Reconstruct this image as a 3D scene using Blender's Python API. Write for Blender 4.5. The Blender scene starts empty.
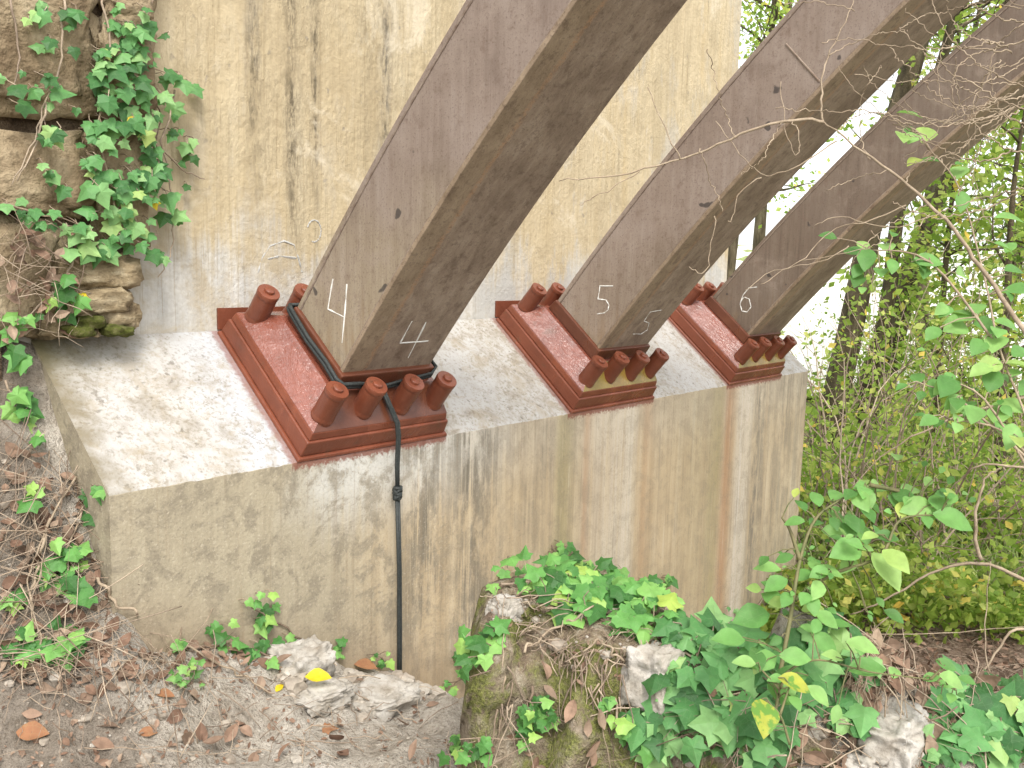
import bpy, math, random
from mathutils import Vector, Matrix, noise
from mathutils.bvhtree import BVHTree

random.seed(11)
rnd = random.random
def uni(a, b): return a + (b - a) * random.random()
scn = bpy.context.scene
COL = scn.collection

# ------------------------------------------------------------------ camera
CAM = Vector((-1.51234, -2.06618, 0.56414))
FPX = 926.136
CR = Vector((0.65345914, -0.75656314, 0.02456347))
CU = Vector((0.08439414, 0.10506396, 0.99087799))
CF = Vector((0.7522425, 0.64542527, -0.1325045))
cam_d = bpy.data.cameras.new('camera'); cam = bpy.data.objects.new('camera', cam_d); COL.objects.link(cam)
m = Matrix((( CR.x, CU.x, -CF.x, CAM.x), (CR.y, CU.y, -CF.y, CAM.y), (CR.z, CU.z, -CF.z, CAM.z), (0, 0, 0, 1)))
cam.matrix_world = m
cam_d.sensor_width = 36.0; cam_d.lens = 36.0 * FPX / 1024.0
cam_d.clip_start = 0.02; cam_d.clip_end = 3000
scn.camera = cam

def ray(px, py):
    return (CR * ((px - 512) / FPX) - CU * ((py - 384) / FPX) + CF)
def at(px, py, d): return CAM + ray(px, py) * d
def on_plane(axis, px, py, val):
    r = ray(px, py); t = (val - CAM[axis]) / r[axis]; return CAM + r * t

# ------------------------------------------------------------------ mesh builder
class MB:
    def __init__(s): s.v = []; s.f = []; s.mi = []; s.cur = 0
    def add(s, vs, fs):
        o = len(s.v); s.v += [Vector(p) for p in vs]
        for f in fs: s.f.append([i + o for i in f]); s.mi.append(s.cur)
    def tube(s, pts, rad, sides=6, cap=True):
        pts = [Vector(p) for p in pts]; n = len(pts)
        if not hasattr(rad, '__len__'): rad = [rad] * n
        vs = []; fs = []; ref = None
        for i in range(n):
            t = (pts[min(i + 1, n - 1)] - pts[max(i - 1, 0)])
            if t.length < 1e-9: t = Vector((0, 0, 1))
            t.normalize()
            if ref is None:
                ref = Vector((0, 0, 1)) if abs(t.z) < .9 else Vector((1, 0, 0))
            a = (ref - t * ref.dot(t)).normalized(); ref = a; b = t.cross(a)
            for k in range(sides):
                th = 2 * math.pi * k / sides
                vs.append(pts[i] + (a * math.cos(th) + b * math.sin(th)) * rad[i])
        for i in range(n - 1):
            for k in range(sides):
                k2 = (k + 1) % sides
                fs.append([i * sides + k, i * sides + k2, (i + 1) * sides + k2, (i + 1) * sides + k])
        if cap:
            fs.append(list(range(sides))[::-1]); fs.append([(n - 1) * sides + k for k in range(sides)])
        s.add(vs, fs)
    def loft(s, rings, close=True, capa=True, capb=True):
        n = len(rings[0]); vs = [p for r in rings for p in r]; fs = []
        for i in range(len(rings) - 1):
            for k in range(n if close else n - 1):
                k2 = (k + 1) % n
                fs.append([i * n + k, i * n + k2, (i + 1) * n + k2, (i + 1) * n + k])
        if capa: fs.append(list(range(n))[::-1])
        if capb: fs.append([(len(rings) - 1) * n + k for k in range(n)])
        s.add(vs, fs)
    def build(s, name, mats, parent=None, smooth=False, bevel=0):
        me = bpy.data.meshes.new(name); me.from_pydata([tuple(p) for p in s.v], [], s.f)
        if not isinstance(mats, (list, tuple)): mats = [mats]
        for mt in mats: me.materials.append(mt)
        if len(mats) > 1: me.polygons.foreach_set('material_index', s.mi)
        if smooth: me.polygons.foreach_set('use_smooth', [True] * len(me.polygons))
        me.update()
        o = bpy.data.objects.new(name, me); COL.objects.link(o)
        if parent: o.parent = parent
        if bevel:
            b = o.modifiers.new('bevel', 'BEVEL'); b.width = bevel; b.segments = 2; b.limit_method = 'ANGLE'; b.angle_limit = math.radians(35)
        return o
def tag(o, label=None, cat=None, group=None, kind=None):
    if label: o['label'] = label
    if cat: o['category'] = cat
    if group: o['group'] = group
    if kind: o['kind'] = kind
    return o
def empty(name, loc, label, cat, group=None):
    o = bpy.data.objects.new(name, None); COL.objects.link(o); o.location = loc; o.empty_display_size = .1
    return tag(o, label, cat, group)
def child(o, parent):
    o.parent = parent; o.matrix_parent_inverse = Matrix.Identity(4)
def build_world(mb, name, mats, root, smooth=False, bevel=0):
    """mesh given in world coordinates, child of a root that is only translated"""
    mb.v = [p - root.location for p in mb.v]
    return mb.build(name, mats, root, smooth, bevel)

# ------------------------------------------------------------------ node helper
class NT:
    def __init__(s, name):
        s.mat = bpy.data.materials.new(name); s.mat.use_nodes = True
        s.t = s.mat.node_tree; s.n = s.t.nodes; s.n.clear()
        s.out = s.n.new('ShaderNodeOutputMaterial')
        s.geo = s.n.new('ShaderNodeNewGeometry'); s.tc = s.n.new('ShaderNodeTexCoord')
        s.pos = s.geo.outputs['Position']; s.obj = s.tc.outputs['Object']
        s.isl = s.geo.outputs['Random Per Island']
    def l(s, a, b): s.t.links.new(a, b)
    def inp(s, sock, v):
        if isinstance(v, bpy.types.NodeSocket): s.l(v, sock)
        elif hasattr(v, '__len__') and len(v) == 3 and sock.type == 'RGBA': sock.default_value = (*v, 1)
        else: sock.default_value = v
    def scale(s, vec, sc):
        n = s.n.new('ShaderNodeVectorMath'); n.operation = 'MULTIPLY'; s.l(vec, n.inputs[0]); n.inputs[1].default_value = sc; return n.outputs[0]
    def noise(s, vec, scale=5, detail=4, rough=.55, dist=0):
        n = s.n.new('ShaderNodeTexNoise'); s.l(vec, n.inputs['Vector'])
        n.inputs['Scale'].default_value = scale; n.inputs['Detail'].default_value = detail
        n.inputs['Roughness'].default_value = rough; n.inputs['Distortion'].default_value = dist; return n.outputs['Fac']
    def voro(s, vec, scale, feat='F1', out='Distance'):
        n = s.n.new('ShaderNodeTexVoronoi'); n.feature = feat; s.l(vec, n.inputs['Vector']); n.inputs['Scale'].default_value = scale; return n.outputs[out]
    def ramp(s, fac, stops, interp='LINEAR'):
        n = s.n.new('ShaderNodeValToRGB'); s.l(fac, n.inputs[0]); cr = n.color_ramp; cr.interpolation = interp
        while len(cr.elements) < len(stops): cr.elements.new(.5)
        for e, (p, c) in zip(cr.elements, sorted(stops, key=lambda q: q[0])):
            e.position = p; e.color = (c, c, c, 1) if not hasattr(c, '__len__') else (*c, 1)
        return n.outputs[0]
    def sm(s, x, a, b, lo=0., hi=1.):
        n = s.n.new('ShaderNodeMapRange'); n.interpolation_type = 'SMOOTHSTEP'; s.l(x, n.inputs[0])
        n.inputs[1].default_value = a; n.inputs[2].default_value = b; n.inputs[3].default_value = lo; n.inputs[4].default_value = hi; return n.outputs[0]
    def lin(s, x, a, b, lo=0., hi=1.):
        n = s.n.new('ShaderNodeMapRange'); s.l(x, n.inputs[0])
        n.inputs[1].default_value = a; n.inputs[2].default_value = b; n.inputs[3].default_value = lo; n.inputs[4].default_value = hi; return n.outputs[0]
    def math(s, op, a, b=0., c=0.):
        n = s.n.new('ShaderNodeMath'); n.operation = op
        for i, v in enumerate((a, b, c)): s.inp(n.inputs[i], v)
        return n.outputs[0]
    def mul(s, *a):
        r = a[0]
        for q in a[1:]: r = s.math('MULTIPLY', r, q)
        return r
    def mix(s, fac, a, b, mode='MIX'):
        n = s.n.new('ShaderNodeMix'); n.data_type = 'RGBA'; n.blend_type = mode
        s.inp(n.inputs[0], fac); s.inp(n.inputs[6], a); s.inp(n.inputs[7], b); return n.outputs[2]
    def xyz(s, vec):
        n = s.n.new('ShaderNodeSeparateXYZ'); s.l(vec, n.inputs[0]); return n.outputs
    def bump(s, h, strength=.3, dist=.01, prev=None):
        n = s.n.new('ShaderNodeBump'); s.l(h, n.inputs['Height']); n.inputs['Strength'].default_value = strength; n.inputs['Distance'].default_value = dist
        if prev is not None: s.l(prev, n.inputs['Normal'])
        return n.outputs[0]
    def hsv(s, col, h=.5, sat=1., val=1.):
        n = s.n.new('ShaderNodeHueSaturation'); s.inp(n.inputs['Hue'], h); s.inp(n.inputs['Saturation'], sat); s.inp(n.inputs['Value'], val); s.inp(n.inputs['Color'], col); return n.outputs[0]
    def bsdf(s, col, rough=.7, spec=.4, normal=None, coat=0, metal=0, trans=0, trans_col=None):
        p = s.n.new('ShaderNodeBsdfPrincipled'); s.inp(p.inputs['Base Color'], col); s.inp(p.inputs['Roughness'], rough)
        s.inp(p.inputs['Specular IOR Level'], spec); s.inp(p.inputs['Metallic'], metal)
        if coat: s.inp(p.inputs['Coat Weight'], coat); p.inputs['Coat Roughness'].default_value = .12
        if normal is not None: s.l(normal, p.inputs['Normal'])
        sh = p.outputs[0]
        if trans:
            t = s.n.new('ShaderNodeBsdfTranslucent'); s.inp(t.inputs[0], trans_col if trans_col is not None else col)
            mx = s.n.new('ShaderNodeMixShader'); mx.inputs[0].default_value = trans; s.l(sh, mx.inputs[1]); s.l(t.outputs[0], mx.inputs[2]); sh = mx.outputs[0]
        s.l(sh, s.out.inputs[0]); return s.mat

L = 1.24                       # rib spacing
A = 0.70174                    # slope of the seat
TA, CA, SA = math.tan(A), math.cos(A), math.sin(A)
YW = 0.395                     # abutment wall plane
PX0, PX1 = -0.5295, 3.397      # seat block ends
BW = 0.574                     # bearing width

def seat_pt(x, v, h=0.0): return Vector((x, v * CA - h * SA, v * SA + h * CA))

# ------------------------------------------------------------------ materials
def m_concrete_wall():
    q = NT('wall_concrete'); x, y, z = q.xyz(q.pos)
    big = q.noise(q.pos, 2.2, 5, .6); st = q.noise(q.scale(q.pos, (9, 9, .5)), 1.5, 5, .6)
    st2 = q.noise(q.scale(q.pos, (45, 45, 1.6)), 1.0, 5, .65, .3); fine = q.noise(q.pos, 70, 4, .6)
    mixv = q.math('MULTIPLY_ADD', big, .5, q.mul(st, .5))
    c = q.ramp(mixv, [(.30, (.36, .285, .17)), (.47, (.47, .385, .245)), (.62, (.53, .45, .305)), (.75, (.57, .50, .37))])
    c = q.mix(q.sm(x, 1.0, 2.0, 0, .55), c, q.ramp(st, [(.3, (.42, .35, .23)), (.5, (.55, .46, .31)), (.68, (.46, .34, .17))]))
    # pale lime / primer residue low on the wall
    zz = q.math('ADD', z, q.mul(q.math('SUBTRACT', big, .5), 1.0))
    zz = q.math('ADD', zz, q.mul(q.math('SUBTRACT', st2, .5), .35))
    low = q.sm(zz, .40, .66, .85, 0)
    c = q.mix(low, c, q.ramp(st, [(.3, (.40, .41, .41)), (.6, (.56, .56, .54))]))
    # black mould streaks coming down from the top
    xn = q.lin(q.math('ADD', x, q.mul(q.math('SUBTRACT', st2, .5), .05)), 0, 1)
    k = 0.0
    bands = q.ramp(xn, [(0, 0), (.10, 0), (.14, .9), (.17, .25), (.235, .15), (.275, .95), (.30, .4), (.345, .2), (.365, 1), (.39, .1), (.5, .05), (.58, .35), (.62, .3), (.665, .95), (.70, .25), (.85, .1), (1, .05)])
    fade = q.sm(q.math('ADD', z, q.mul(q.math('SUBTRACT', st, .5), 1.4)), .50, .95)
    brk = q.sm(q.noise(q.scale(q.pos, (60, 60, 14)), 1, 6, .78), .42, .58)
    c = q.mix(q.mul(bands, fade, q.sm(st2, .24, .46), q.math('MULTIPLY_ADD', brk, .7, .3)), c, (.085, .07, .045))
    c = q.mix(q.mul(q.sm(st2, .56, .70), q.sm(z, .35, 1.5, .15, .55)), c, (.20, .155, .085))
    s3 = q.noise(q.scale(q.pos, (100, 100, 3)), 1, 6, .75); c = q.mix(q.mul(q.sm(s3, .53, .63), .4), c, (.27, .21, .12)); pt = q.noise(q.pos, 8, 6, .7, .4); c = q.mix(q.mul(q.sm(pt, .5, .68), .45), c, (.36, .29, .18))
    spots = q.sm(q.noise(q.pos, 28, 3, .5), .66, .74)
    c = q.mix(q.mul(spots, .5), c, (.16, .15, .13))
    c = q.mix(q.mul(q.sm(fine, .35, .7), .18), c, (.25, .2, .13))
    bl1 = q.noise(q.pos, 3.2, 7, .68, .6); c = q.mix(q.mul(q.sm(bl1, .50, .66), .7), c, (.37, .30, .19)); c = q.mix(q.mul(q.sm(bl1, .44, .32), .6), c, (.60, .53, .40))
    gp = q.mul(q.sm(q.noise(q.scale(q.pos, (5, 5, 1.6)), 1, 6, .7), .50, .62), q.sm(x, .9, 1.3, .25, .9), q.sm(z, .4, 1.4, 1, .4)); c = q.mix(gp, c, (.42, .41, .38))
    boards = q.math('FRACT', q.mul(z, 9.0)); bl = q.sm(q.math('ABSOLUTE', q.math('SUBTRACT', boards, .5)), .46, .5)
    c = q.mix(q.mul(bl, .10, q.sm(x, .8, 1.6)), c, (.25, .2, .13))
    crust = q.mul(q.noise(q.scale(q.pos, (60, 60, 22)), 1, 5, .7, 1.0), q.sm(z, .6, 1.0), q.sm(big, .4, .55))
    h = q.math('ADD', q.math('ADD', q.mul(fine, .5), q.mul(crust, 1.4)), q.math('ADD', q.mul(st2, .35), q.mul(q.noise(q.pos, 16, 3, .6), .6)))
    return q.bsdf(c, .85, .25, q.bump(h, .45, .014))

def front_x(v, px): return (v, px)
def m_concrete_front():
    q = NT('block_front_concrete'); x, y, z = q.xyz(q.pos)
    big = q.noise(q.pos, 2.6, 5, .6); st = q.noise(q.scale(q.pos, (10, 10, .35)), 1.6, 5, .6)
    st2 = q.noise(q.scale(q.pos, (42, 42, 1.1)), 1.0, 5, .65, .3); fine = q.noise(q.pos, 85, 4, .65)
    mv = q.math('MULTIPLY_ADD', big, .35, q.mul(st, .65))
    c = q.ramp(mv, [(.3, (.28, .20, .11)), (.45, (.38, .285, .165)), (.56, (.455, .355, .22)), (.7, (.50, .42, .30))])
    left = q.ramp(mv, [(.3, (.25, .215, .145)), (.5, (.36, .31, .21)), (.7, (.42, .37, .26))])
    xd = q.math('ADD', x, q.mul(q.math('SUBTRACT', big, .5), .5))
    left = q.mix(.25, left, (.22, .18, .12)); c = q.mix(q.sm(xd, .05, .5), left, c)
    # pale residue under the first bearing's front edge
    zt = q.math('ADD', z, q.mul(q.math('SUBTRACT', st2, .5), .3))
    pm = q.mul(q.sm(zt, -.30, -.02), q.sm(xd, -.02, .14), q.sm(xd, .5, 1.0, 1, .25))
    c = q.mix(q.mul(pm, .85), c, (.55, .55, .52))
    # stains below each bearing; x normalised over the block
    xw = q.math('ADD', x, q.mul(q.math('SUBTRACT', q.noise(q.scale(q.pos, (6, 6, 1.2)), 1, 2), .5), .05))
    xn = q.lin(xw, PX0, PX1)
    N = lambda v: (v - PX0) / (PX1 - PX0)
    dark = q.ramp(xn, [(0, .1), (N(.36), .1), (N(.43), .8), (N(.50), .95), (N(.58), .3), (N(.68), .95), (N(.78), .7), (N(.9), .15), (N(1.08), .35), (N(1.5), .1), (N(2.3), .15), (N(2.42), .05), (N(2.74), .15), (N(2.82), .95), (N(2.96), .3), (N(3.1), .6), (1, .4)])
    dk = q.mul(dark, q.sm(st2, .36, .54), q.sm(q.noise(q.scale(q.pos, (9, 9, 4)), 1, 6, .72), .38, .58))
    c = q.mix(dk, c, (.095, .08, .055))
    rust = q.ramp(xn, [(0, 0), (N(1.32), 0), (N(1.345), .8), (N(1.39), .1), (N(1.70), .0), (N(1.78), .5), (N(1.83), .1), (N(2.40), 0), (N(2.46), .2), (N(2.50), .95), (N(2.56), .25), (N(2.62), 0), (1, 0)])
    c = q.mix(q.mul(rust, q.sm(st2, .2, .55, .35, .85)), c, (.34, .165, .065))
    olive = q.ramp(xn, [(0, 0), (N(1.14), 0), (N(1.21), .9), (N(1.28), .05), (N(1.9), .1), (N(2.3), .3), (N(2.42), .8), (N(2.47), 0), (1, .1)])
    c = q.mix(q.mul(olive, q.sm(st, .3, .6, .4, 1)), c, (.26, .22, .085))
    pale = q.ramp(xn, [(0, 0), (N(1.28), 0), (N(1.45), .4), (N(1.66), .65), (N(1.72), 0), (N(2.56), 0), (N(2.64), .8), (N(2.72), .6), (N(2.78), .1), (1, .1)])
    c = q.mix(q.mul(pale, q.sm(st2, .3, .6, .4, 1), .95), c, (.56, .51, .43))
    c = q.mix(q.mul(q.sm(st2, .55, .68), .45), c, (.22, .16, .09))
    md = q.noise(q.pos, 13, 6, .7, .5); c = q.mix(q.mul(q.sm(md, .46, .62), q.sm(xd, .1, .9, .75, .25)), c, (.185, .155, .105)); c = q.mix(q.mul(q.sm(q.noise(q.pos, 110, 5, .75), .51, .62), q.sm(md, .3, .6, .3, 1), q.sm(xd, .2, 1, .5, .3)), c, (.14, .115, .08)); c = q.mix(q.mul(q.sm(q.noise(q.pos, 90, 5, .75), .46, .36), q.sm(xd, .2, 1, .5, .1)), c, (.47, .41, .31))
    s3 = q.noise(q.scale(q.pos, (110, 110, 2.2)), 1, 6, .75); c = q.mix(q.mul(q.sm(s3, .53, .63), q.sm(md, .38, .6), q.sm(xd, .2, .7, .1, .55)), c, (.19, .14, .085)); c = q.mix(q.mul(q.sm(s3, .46, .38), q.sm(md, .6, .4), q.sm(xd, .2, .7, .1, .4)), c, (.52, .45, .34))
    c = q.mix(.10, c, (.44, .415, .37))
    # earth splash at the foot
    c = q.mix(q.sm(q.math('ADD', z, q.mul(x, .42)), -.62, -.38, .55, 0), c, (.27, .2, .13))
    # red paint brushed over the arris under each bearing
    fr = q.math('FRACT', q.math('DIVIDE', q.math('ADD', x, .02), L))
    wid = q.sm(fr, .478, .485, 1, 0)
    rp = q.mul(wid, q.sm(q.math('ADD', z, q.mul(q.math('SUBTRACT', q.noise(q.pos, 90, 3), .5), .05)), -.026, -.012))
    rp = q.mul(rp, q.sm(x, -.03, -.01))
    c = q.mix(q.mul(rp, .85), c, (.18, .062, .042))
    h = q.math('ADD', q.mul(fine, .6), q.math('ADD', q.mul(st2, .25), q.mul(q.noise(q.pos, 18, 3, .6), .6)))
    return q.bsdf(c, .85, .25, q.bump(h, .4, .01))

def m_concrete_slope():
    q = NT('block_top_concrete'); x, y, z = q.xyz(q.pos)
    big = q.noise(q.pos, 4, 5, .65); mid = q.noise(q.pos, 17, 5, .65, .4); fine = q.noise(q.pos, 80, 4, .7)
    c = q.ramp(mid, [(.32, (.24, .21, .168)), (.43, (.315, .288, .245)), (.53, (.385, .367, .335)), (.68, (.42, .412, .395))])
    c = q.mix(q.mul(q.sm(big, .40, .62), .8), c, (.415, .405, .39))
    # bluish primer wash close to the first bearing
    d = q.math('ABSOLUTE', q.math('ADD', x, .04)); wash = q.mul(q.sm(q.math('ADD', d, q.mul(q.math('SUBTRACT', big, .5), .3)), .02, .2, 1, 0), .8)
    c = q.mix(q.mul(wash, q.sm(mid, .35, .55, .4, 1)), c, (.41, .43, .455))
    c = q.mix(q.mul(q.sm(fine, .50, .64), q.sm(big, .35, .6, .75, .4)), c, (.20, .165, .115)); c = q.mix(q.mul(q.sm(q.noise(q.pos, 11, 7, .75, .5), .5, .64), .5), c, (.30, .25, .175))
    c = q.mix(q.mul(q.sm(q.noise(q.pos, 38, 3, .6), .6, .72), .7), c, (.14, .12, .095))
    # earth and moss creeping on from the bank
    ex = q.math('ADD', x, q.mul(q.math('SUBTRACT', q.noise(q.pos, 9, 4, .6), .5), .25))
    c = q.mix(q.sm(ex, -.56, -.44, .95, 0), c, (.17, .14, .085))
    c = q.mix(q.mul(q.sm(ex, -.50, -.15, 1, 0), q.sm(z, .22, .33), .6), c, (.16, .15, .07))
    fr = q.math('FRACT', q.math('DIVIDE', q.math('ADD', x, .05), L))
    frn = q.math('ADD', fr, q.mul(q.math('SUBTRACT', q.noise(q.pos, 70, 3), .5), .025))
    rp = q.mul(q.sm(frn, .014, .030), q.sm(frn, .5, .515, 1, 0), q.sm(x, -.06, -.03))
    c = q.mix(q.mul(rp, .7), c, (.19, .075, .055))
    h = q.math('ADD', q.mul(fine, .6), q.mul(mid, .8))
    return q.bsdf(c, .8, .3, q.bump(h, .45, .01))

def m_paint(name, base, tint, bright=1.0, r0=.26, r1=.42, sp=.4, coat=0, bs=.16, bn=22):
    q = NT(name)
    n1 = q.noise(q.pos, 9, 4, .6); n2 = q.noise(q.pos, 120, 3, .6)
    ca = tuple(v * .8 * bright for v in base); cb = tuple(v * bright for v in base)
    c = q.ramp(n1, [(.3, ca), (.55, cb), (.75, tint)])
    br = q.noise(q.scale(q.obj, (60, 14, 60)), 1.5, 4, .6, 1.2)
    h = q.math('ADD', q.mul(br, 1.0), q.mul(n2, .25))
    c = q.mix(q.mul(q.sm(n2, .6, .75), .25), c, (.12, .05, .03)); wp = q.noise(q.obj, 7, 5, .65, .8); c = q.mix(q.mul(q.sm(wp, .52, .66), .3), c, tuple(v * 1.5 for v in tint)); c = q.mix(q.mul(q.sm(q.noise(q.pos, 16, 6, .75), .58, .68), .5), c, (.10, .055, .032))
    return q.bsdf(c, q.lin(wp, .35, .62, r1, r0), sp, q.bump(q.math('ADD', h, q.mul(q.noise(q.obj, bn, 4, .55, 1.2), 1.5)), bs, .008), coat=coat)

def m_steel():
    q = NT('weathered_steel'); x, y, z = q.xyz(q.pos)
    st = q.noise(q.scale(q.pos, (22, 5, 5)), 1.2, 5, .6); st2 = q.noise(q.scale(q.pos, (55, 55, 3.2)), 1.0, 7, .72)
    big = q.noise(q.pos, 2.4, 4, .6); fine = q.noise(q.pos, 160, 3, .65)
    c = q.ramp(q.math('MULTIPLY_ADD', big, .65, q.mul(st2, .35)), [(.34, (.165, .122, .098)), (.48, (.24, .186, .152)), (.56, (.275, .22, .185)), (.68, (.34, .285, .245))])
    zz = q.math('ADD', z, q.mul(q.math('SUBTRACT', big, .5), .9))
    olive = q.ramp(st2, [(.35, (.235, .185, .12)), (.55, (.31, .255, .175)), (.7, (.35, .30, .22))])
    c = q.mix(q.mul(q.sm(zz, .35, .85, .9, 0), q.sm(x, .7, 1.5, 1, .3)), c, olive)
    c = q.mix(q.mul(q.sm(x, 2.2, 2.7), .7), c, q.ramp(st2, [(.35, (.085, .062, .044)), (.6, (.13, .098, .07))]))
    c = q.mix(q.mul(q.sm(q.noise(q.pos, 30, 6, .75), .52, .66), .45), c, (.15, .10, .075))
    run = q.noise(q.scale(q.pos, (130, 130, 2.2)), 1, 5, .7); blot = q.noise(q.pos, 6, 7, .7, .4); c = q.mix(q.mul(q.sm(run, .60, .72), q.sm(blot, .4, .6), .35), c, (.38, .32, .27)); c = q.mix(q.mul(q.sm(run, .42, .34), q.sm(blot, .6, .4), .25), c, (.13, .09, .07)); c = q.mix(q.mul(q.sm(blot, .5, .68), .45), c, (.31, .25, .205)); c = q.mix(q.mul(q.sm(blot, .46, .32), .4), c, (.145, .105, .083))
    c = q.mix(q.mul(q.sm(fine, .55, .68), .45), c, (.09, .055, .04))
    foot = q.sm(q.math('ADD', z, q.mul(q.math('SUBTRACT', st2, .5), .5)), .20, .42, .6, 0); c = q.mix(q.mul(foot, q.sm(blot, .4, .55)), c, (.26, .17, .085))
    sp = q.sm(q.noise(q.pos, 14, 2, .5), .70, .735); c = q.mix(q.mul(sp, .8), c, (.035, .03, .03))
    lime = q.sm(q.noise(q.scale(q.pos, (70, 70, 3)), 1, 4, .7), .66, .74); c = q.mix(q.mul(lime, .35), c, (.42, .38, .33))
    h = q.math('ADD', q.mul(fine, .6), q.mul(st2, .5))
    return q.bsdf(c, .58, .4, q.bump(h, .25, .004))

def m_steel_under():
    q = NT('weathered_steel_flange'); x, y, z = q.xyz(q.obj)     # object x runs across the flange 0..1 width in metres
    st = q.noise(q.scale(q.pos, (16, 7, 7)), 1.4, 7, .72, .3); fine = q.noise(q.pos, 170, 3, .7); big = q.noise(q.pos, 3, 4, .6)
    c = q.ramp(st, [(.3, (.165, .118, .086)), (.5, (.25, .188, .14)), (.7, (.34, .27, .21))])
    xw = q.math('ADD', x, q.mul(q.math('SUBTRACT', q.noise(q.pos, 24, 4, .7), .5), .02))
    edge = q.sm(xw, .065, .085, 1, 0)
    c = q.mix(q.mul(edge, .8), c, q.ramp(st, [(.3, (.19, .135, .085)), (.6, (.30, .225, .15))]))
    line = q.mul(q.sm(xw, .066, .076), q.sm(xw, .080, .092, 1, 0)); c = q.mix(q.mul(line, .8, q.sm(fine, .35, .6)), c, (.36, .215, .12))
    c = q.mix(q.mul(q.sm(fine, .55, .7), .5), c, (.055, .036, .026))
    c = q.mix(q.mul(q.sm(q.noise(q.pos, 34, 6, .75), .5, .66), .55), c, (.09, .055, .04)); c = q.mix(q.mul(q.sm(q.noise(q.pos, 60, 4, .7), .58, .7), .4), c, (.33, .255, .19))
    c = q.mix(q.mul(q.sm(big, .45, .65), q.sm(xw, .1, .2), .35), c, (.085, .05, .035))
    return q.bsdf(c, .55, .42, q.bump(q.math('ADD', fine, st), .3, .004))

def m_leaf(name, a, b, c, trans=.3, rough=.5, spec=.28, spot=None):
    q = NT(name)
    col = q.ramp(q.isl, [(0, a), (.12, tuple(v * .7 for v in a)), (.2, a), (.6, b), (.9, c), (.97, (c[0] * 1.3, c[1] * 1.02, c[2] * .8)), (1., (c[0] * 1.6, c[1] * .95, c[2] * .6))])
    vein = q.sm(q.voro(q.pos, 75, 'DISTANCE_TO_EDGE'), .0, .05, .12, 0)
    n = q.noise(q.pos, 40, 3, .6)
    col = q.hsv(col, .5, 1, q.lin(n, .3, .7, .82, 1.15))
    col = q.mix(vein, col, (.35, .45, .22))
    if spot: col = q.mix(q.sm(q.noise(q.pos, 55, 3, .6), .48, .58), col, spot)
    tc = q.mix(.5, col, (.25, .42, .06), 'MIX')
    return q.bsdf(col, rough, spec, q.bump(n, .2, .004), trans=trans, trans_col=tc)

def m_plain(name, stops, scale=12, rough=.85, bump=.4, dist=.01, stretch=(1, 1, 1), spec=.25, detail=5):
    q = NT(name); n = q.noise(q.scale(q.pos, stretch), scale, detail, .62, .2); f = q.noise(q.pos, scale * 6, 3, .6)
    c = q.ramp(n, stops); c = q.mix(q.mul(q.sm(f, .5, .7), .3), c, tuple(v * .5 for v in stops[0][1]))
    return q.bsdf(c, rough, spec, q.bump(q.math('MULTIPLY_ADD', f, .4, n), bump, dist))

def m_island(name, cols, rough=.8, trans=0, spec=.3):
    q = NT(name); k = len(cols) - 1
    c = q.ramp(q.isl, [(i / k, cc) for i, cc in enumerate(cols)])
    c = q.hsv(c, .5, 1, q.lin(q.noise(q.pos, 60, 3, .6), .3, .7, .75, 1.2))
    return q.bsdf(c, rough, spec, trans=trans)

def m_ground():
    q = NT('earth'); x, y, z = q.xyz(q.pos)
    n1 = q.noise(q.pos, 3.5, 5, .65); n2 = q.noise(q.pos, 26, 5, .7, .3); f = q.noise(q.pos, 120, 3, .7)
    c = q.ramp(q.math('MULTIPLY_ADD', n1, .55, q.mul(n2, .45)), [(.30, (.20, .17, .13)), (.42, (.38, .335, .275)), (.54, (.49, .445, .38)), (.7, (.56, .52, .46))])
    c = q.mix(q.mul(q.sm(f, .52, .66), .5), c, (.10, .075, .055))
    pe = q.voro(q.pos, 55); c = q.mix(q.mul(q.sm(pe, .22, .12), .35), c, (.42, .38, .33))
    c = q.mix(q.sm(q.math('ADD', x, q.mul(q.math('SUBTRACT', n1, .5), .35)), -.50, -.66, 0, .7), c, q.ramp(n2, [(.35, (.07, .052, .036)), (.55, (.15, .115, .083)), (.7, (.25, .205, .155))]))
    # forest floor beyond the block: brown litter then mossy grass
    far = q.sm(q.math('ADD', q.mul(x, .7522), q.mul(y, .6454)), .9, 1.6)
    ff = q.ramp(n2, [(.35, (.10, .065, .045)), (.5, (.20, .14, .10)), (.65, (.30, .23, .17))])
    c = q.mix(far, c, ff)
    g = q.ramp(n1, [(.3, (.13, .17, .05)), (.5, (.22, .27, .09)), (.7, (.33, .34, .17))])
    fg = q.mul(q.sm(q.math('ADD', q.math('ADD', q.mul(x, .7522), q.mul(y, .6454)), q.mul(q.math('SUBTRACT', n1, .5), 4)), 3.2, 5.5), q.sm(n2, .36, .5, .55, 1))
    c = q.mix(fg, c, g)
    h = q.math('ADD', n2, q.math('ADD', q.mul(f, .5), q.mul(q.noise(q.pos, 55, 5, .7), .8)))
    return q.bsdf(c, .95, .15, q.bump(h, .9, .025))

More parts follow.
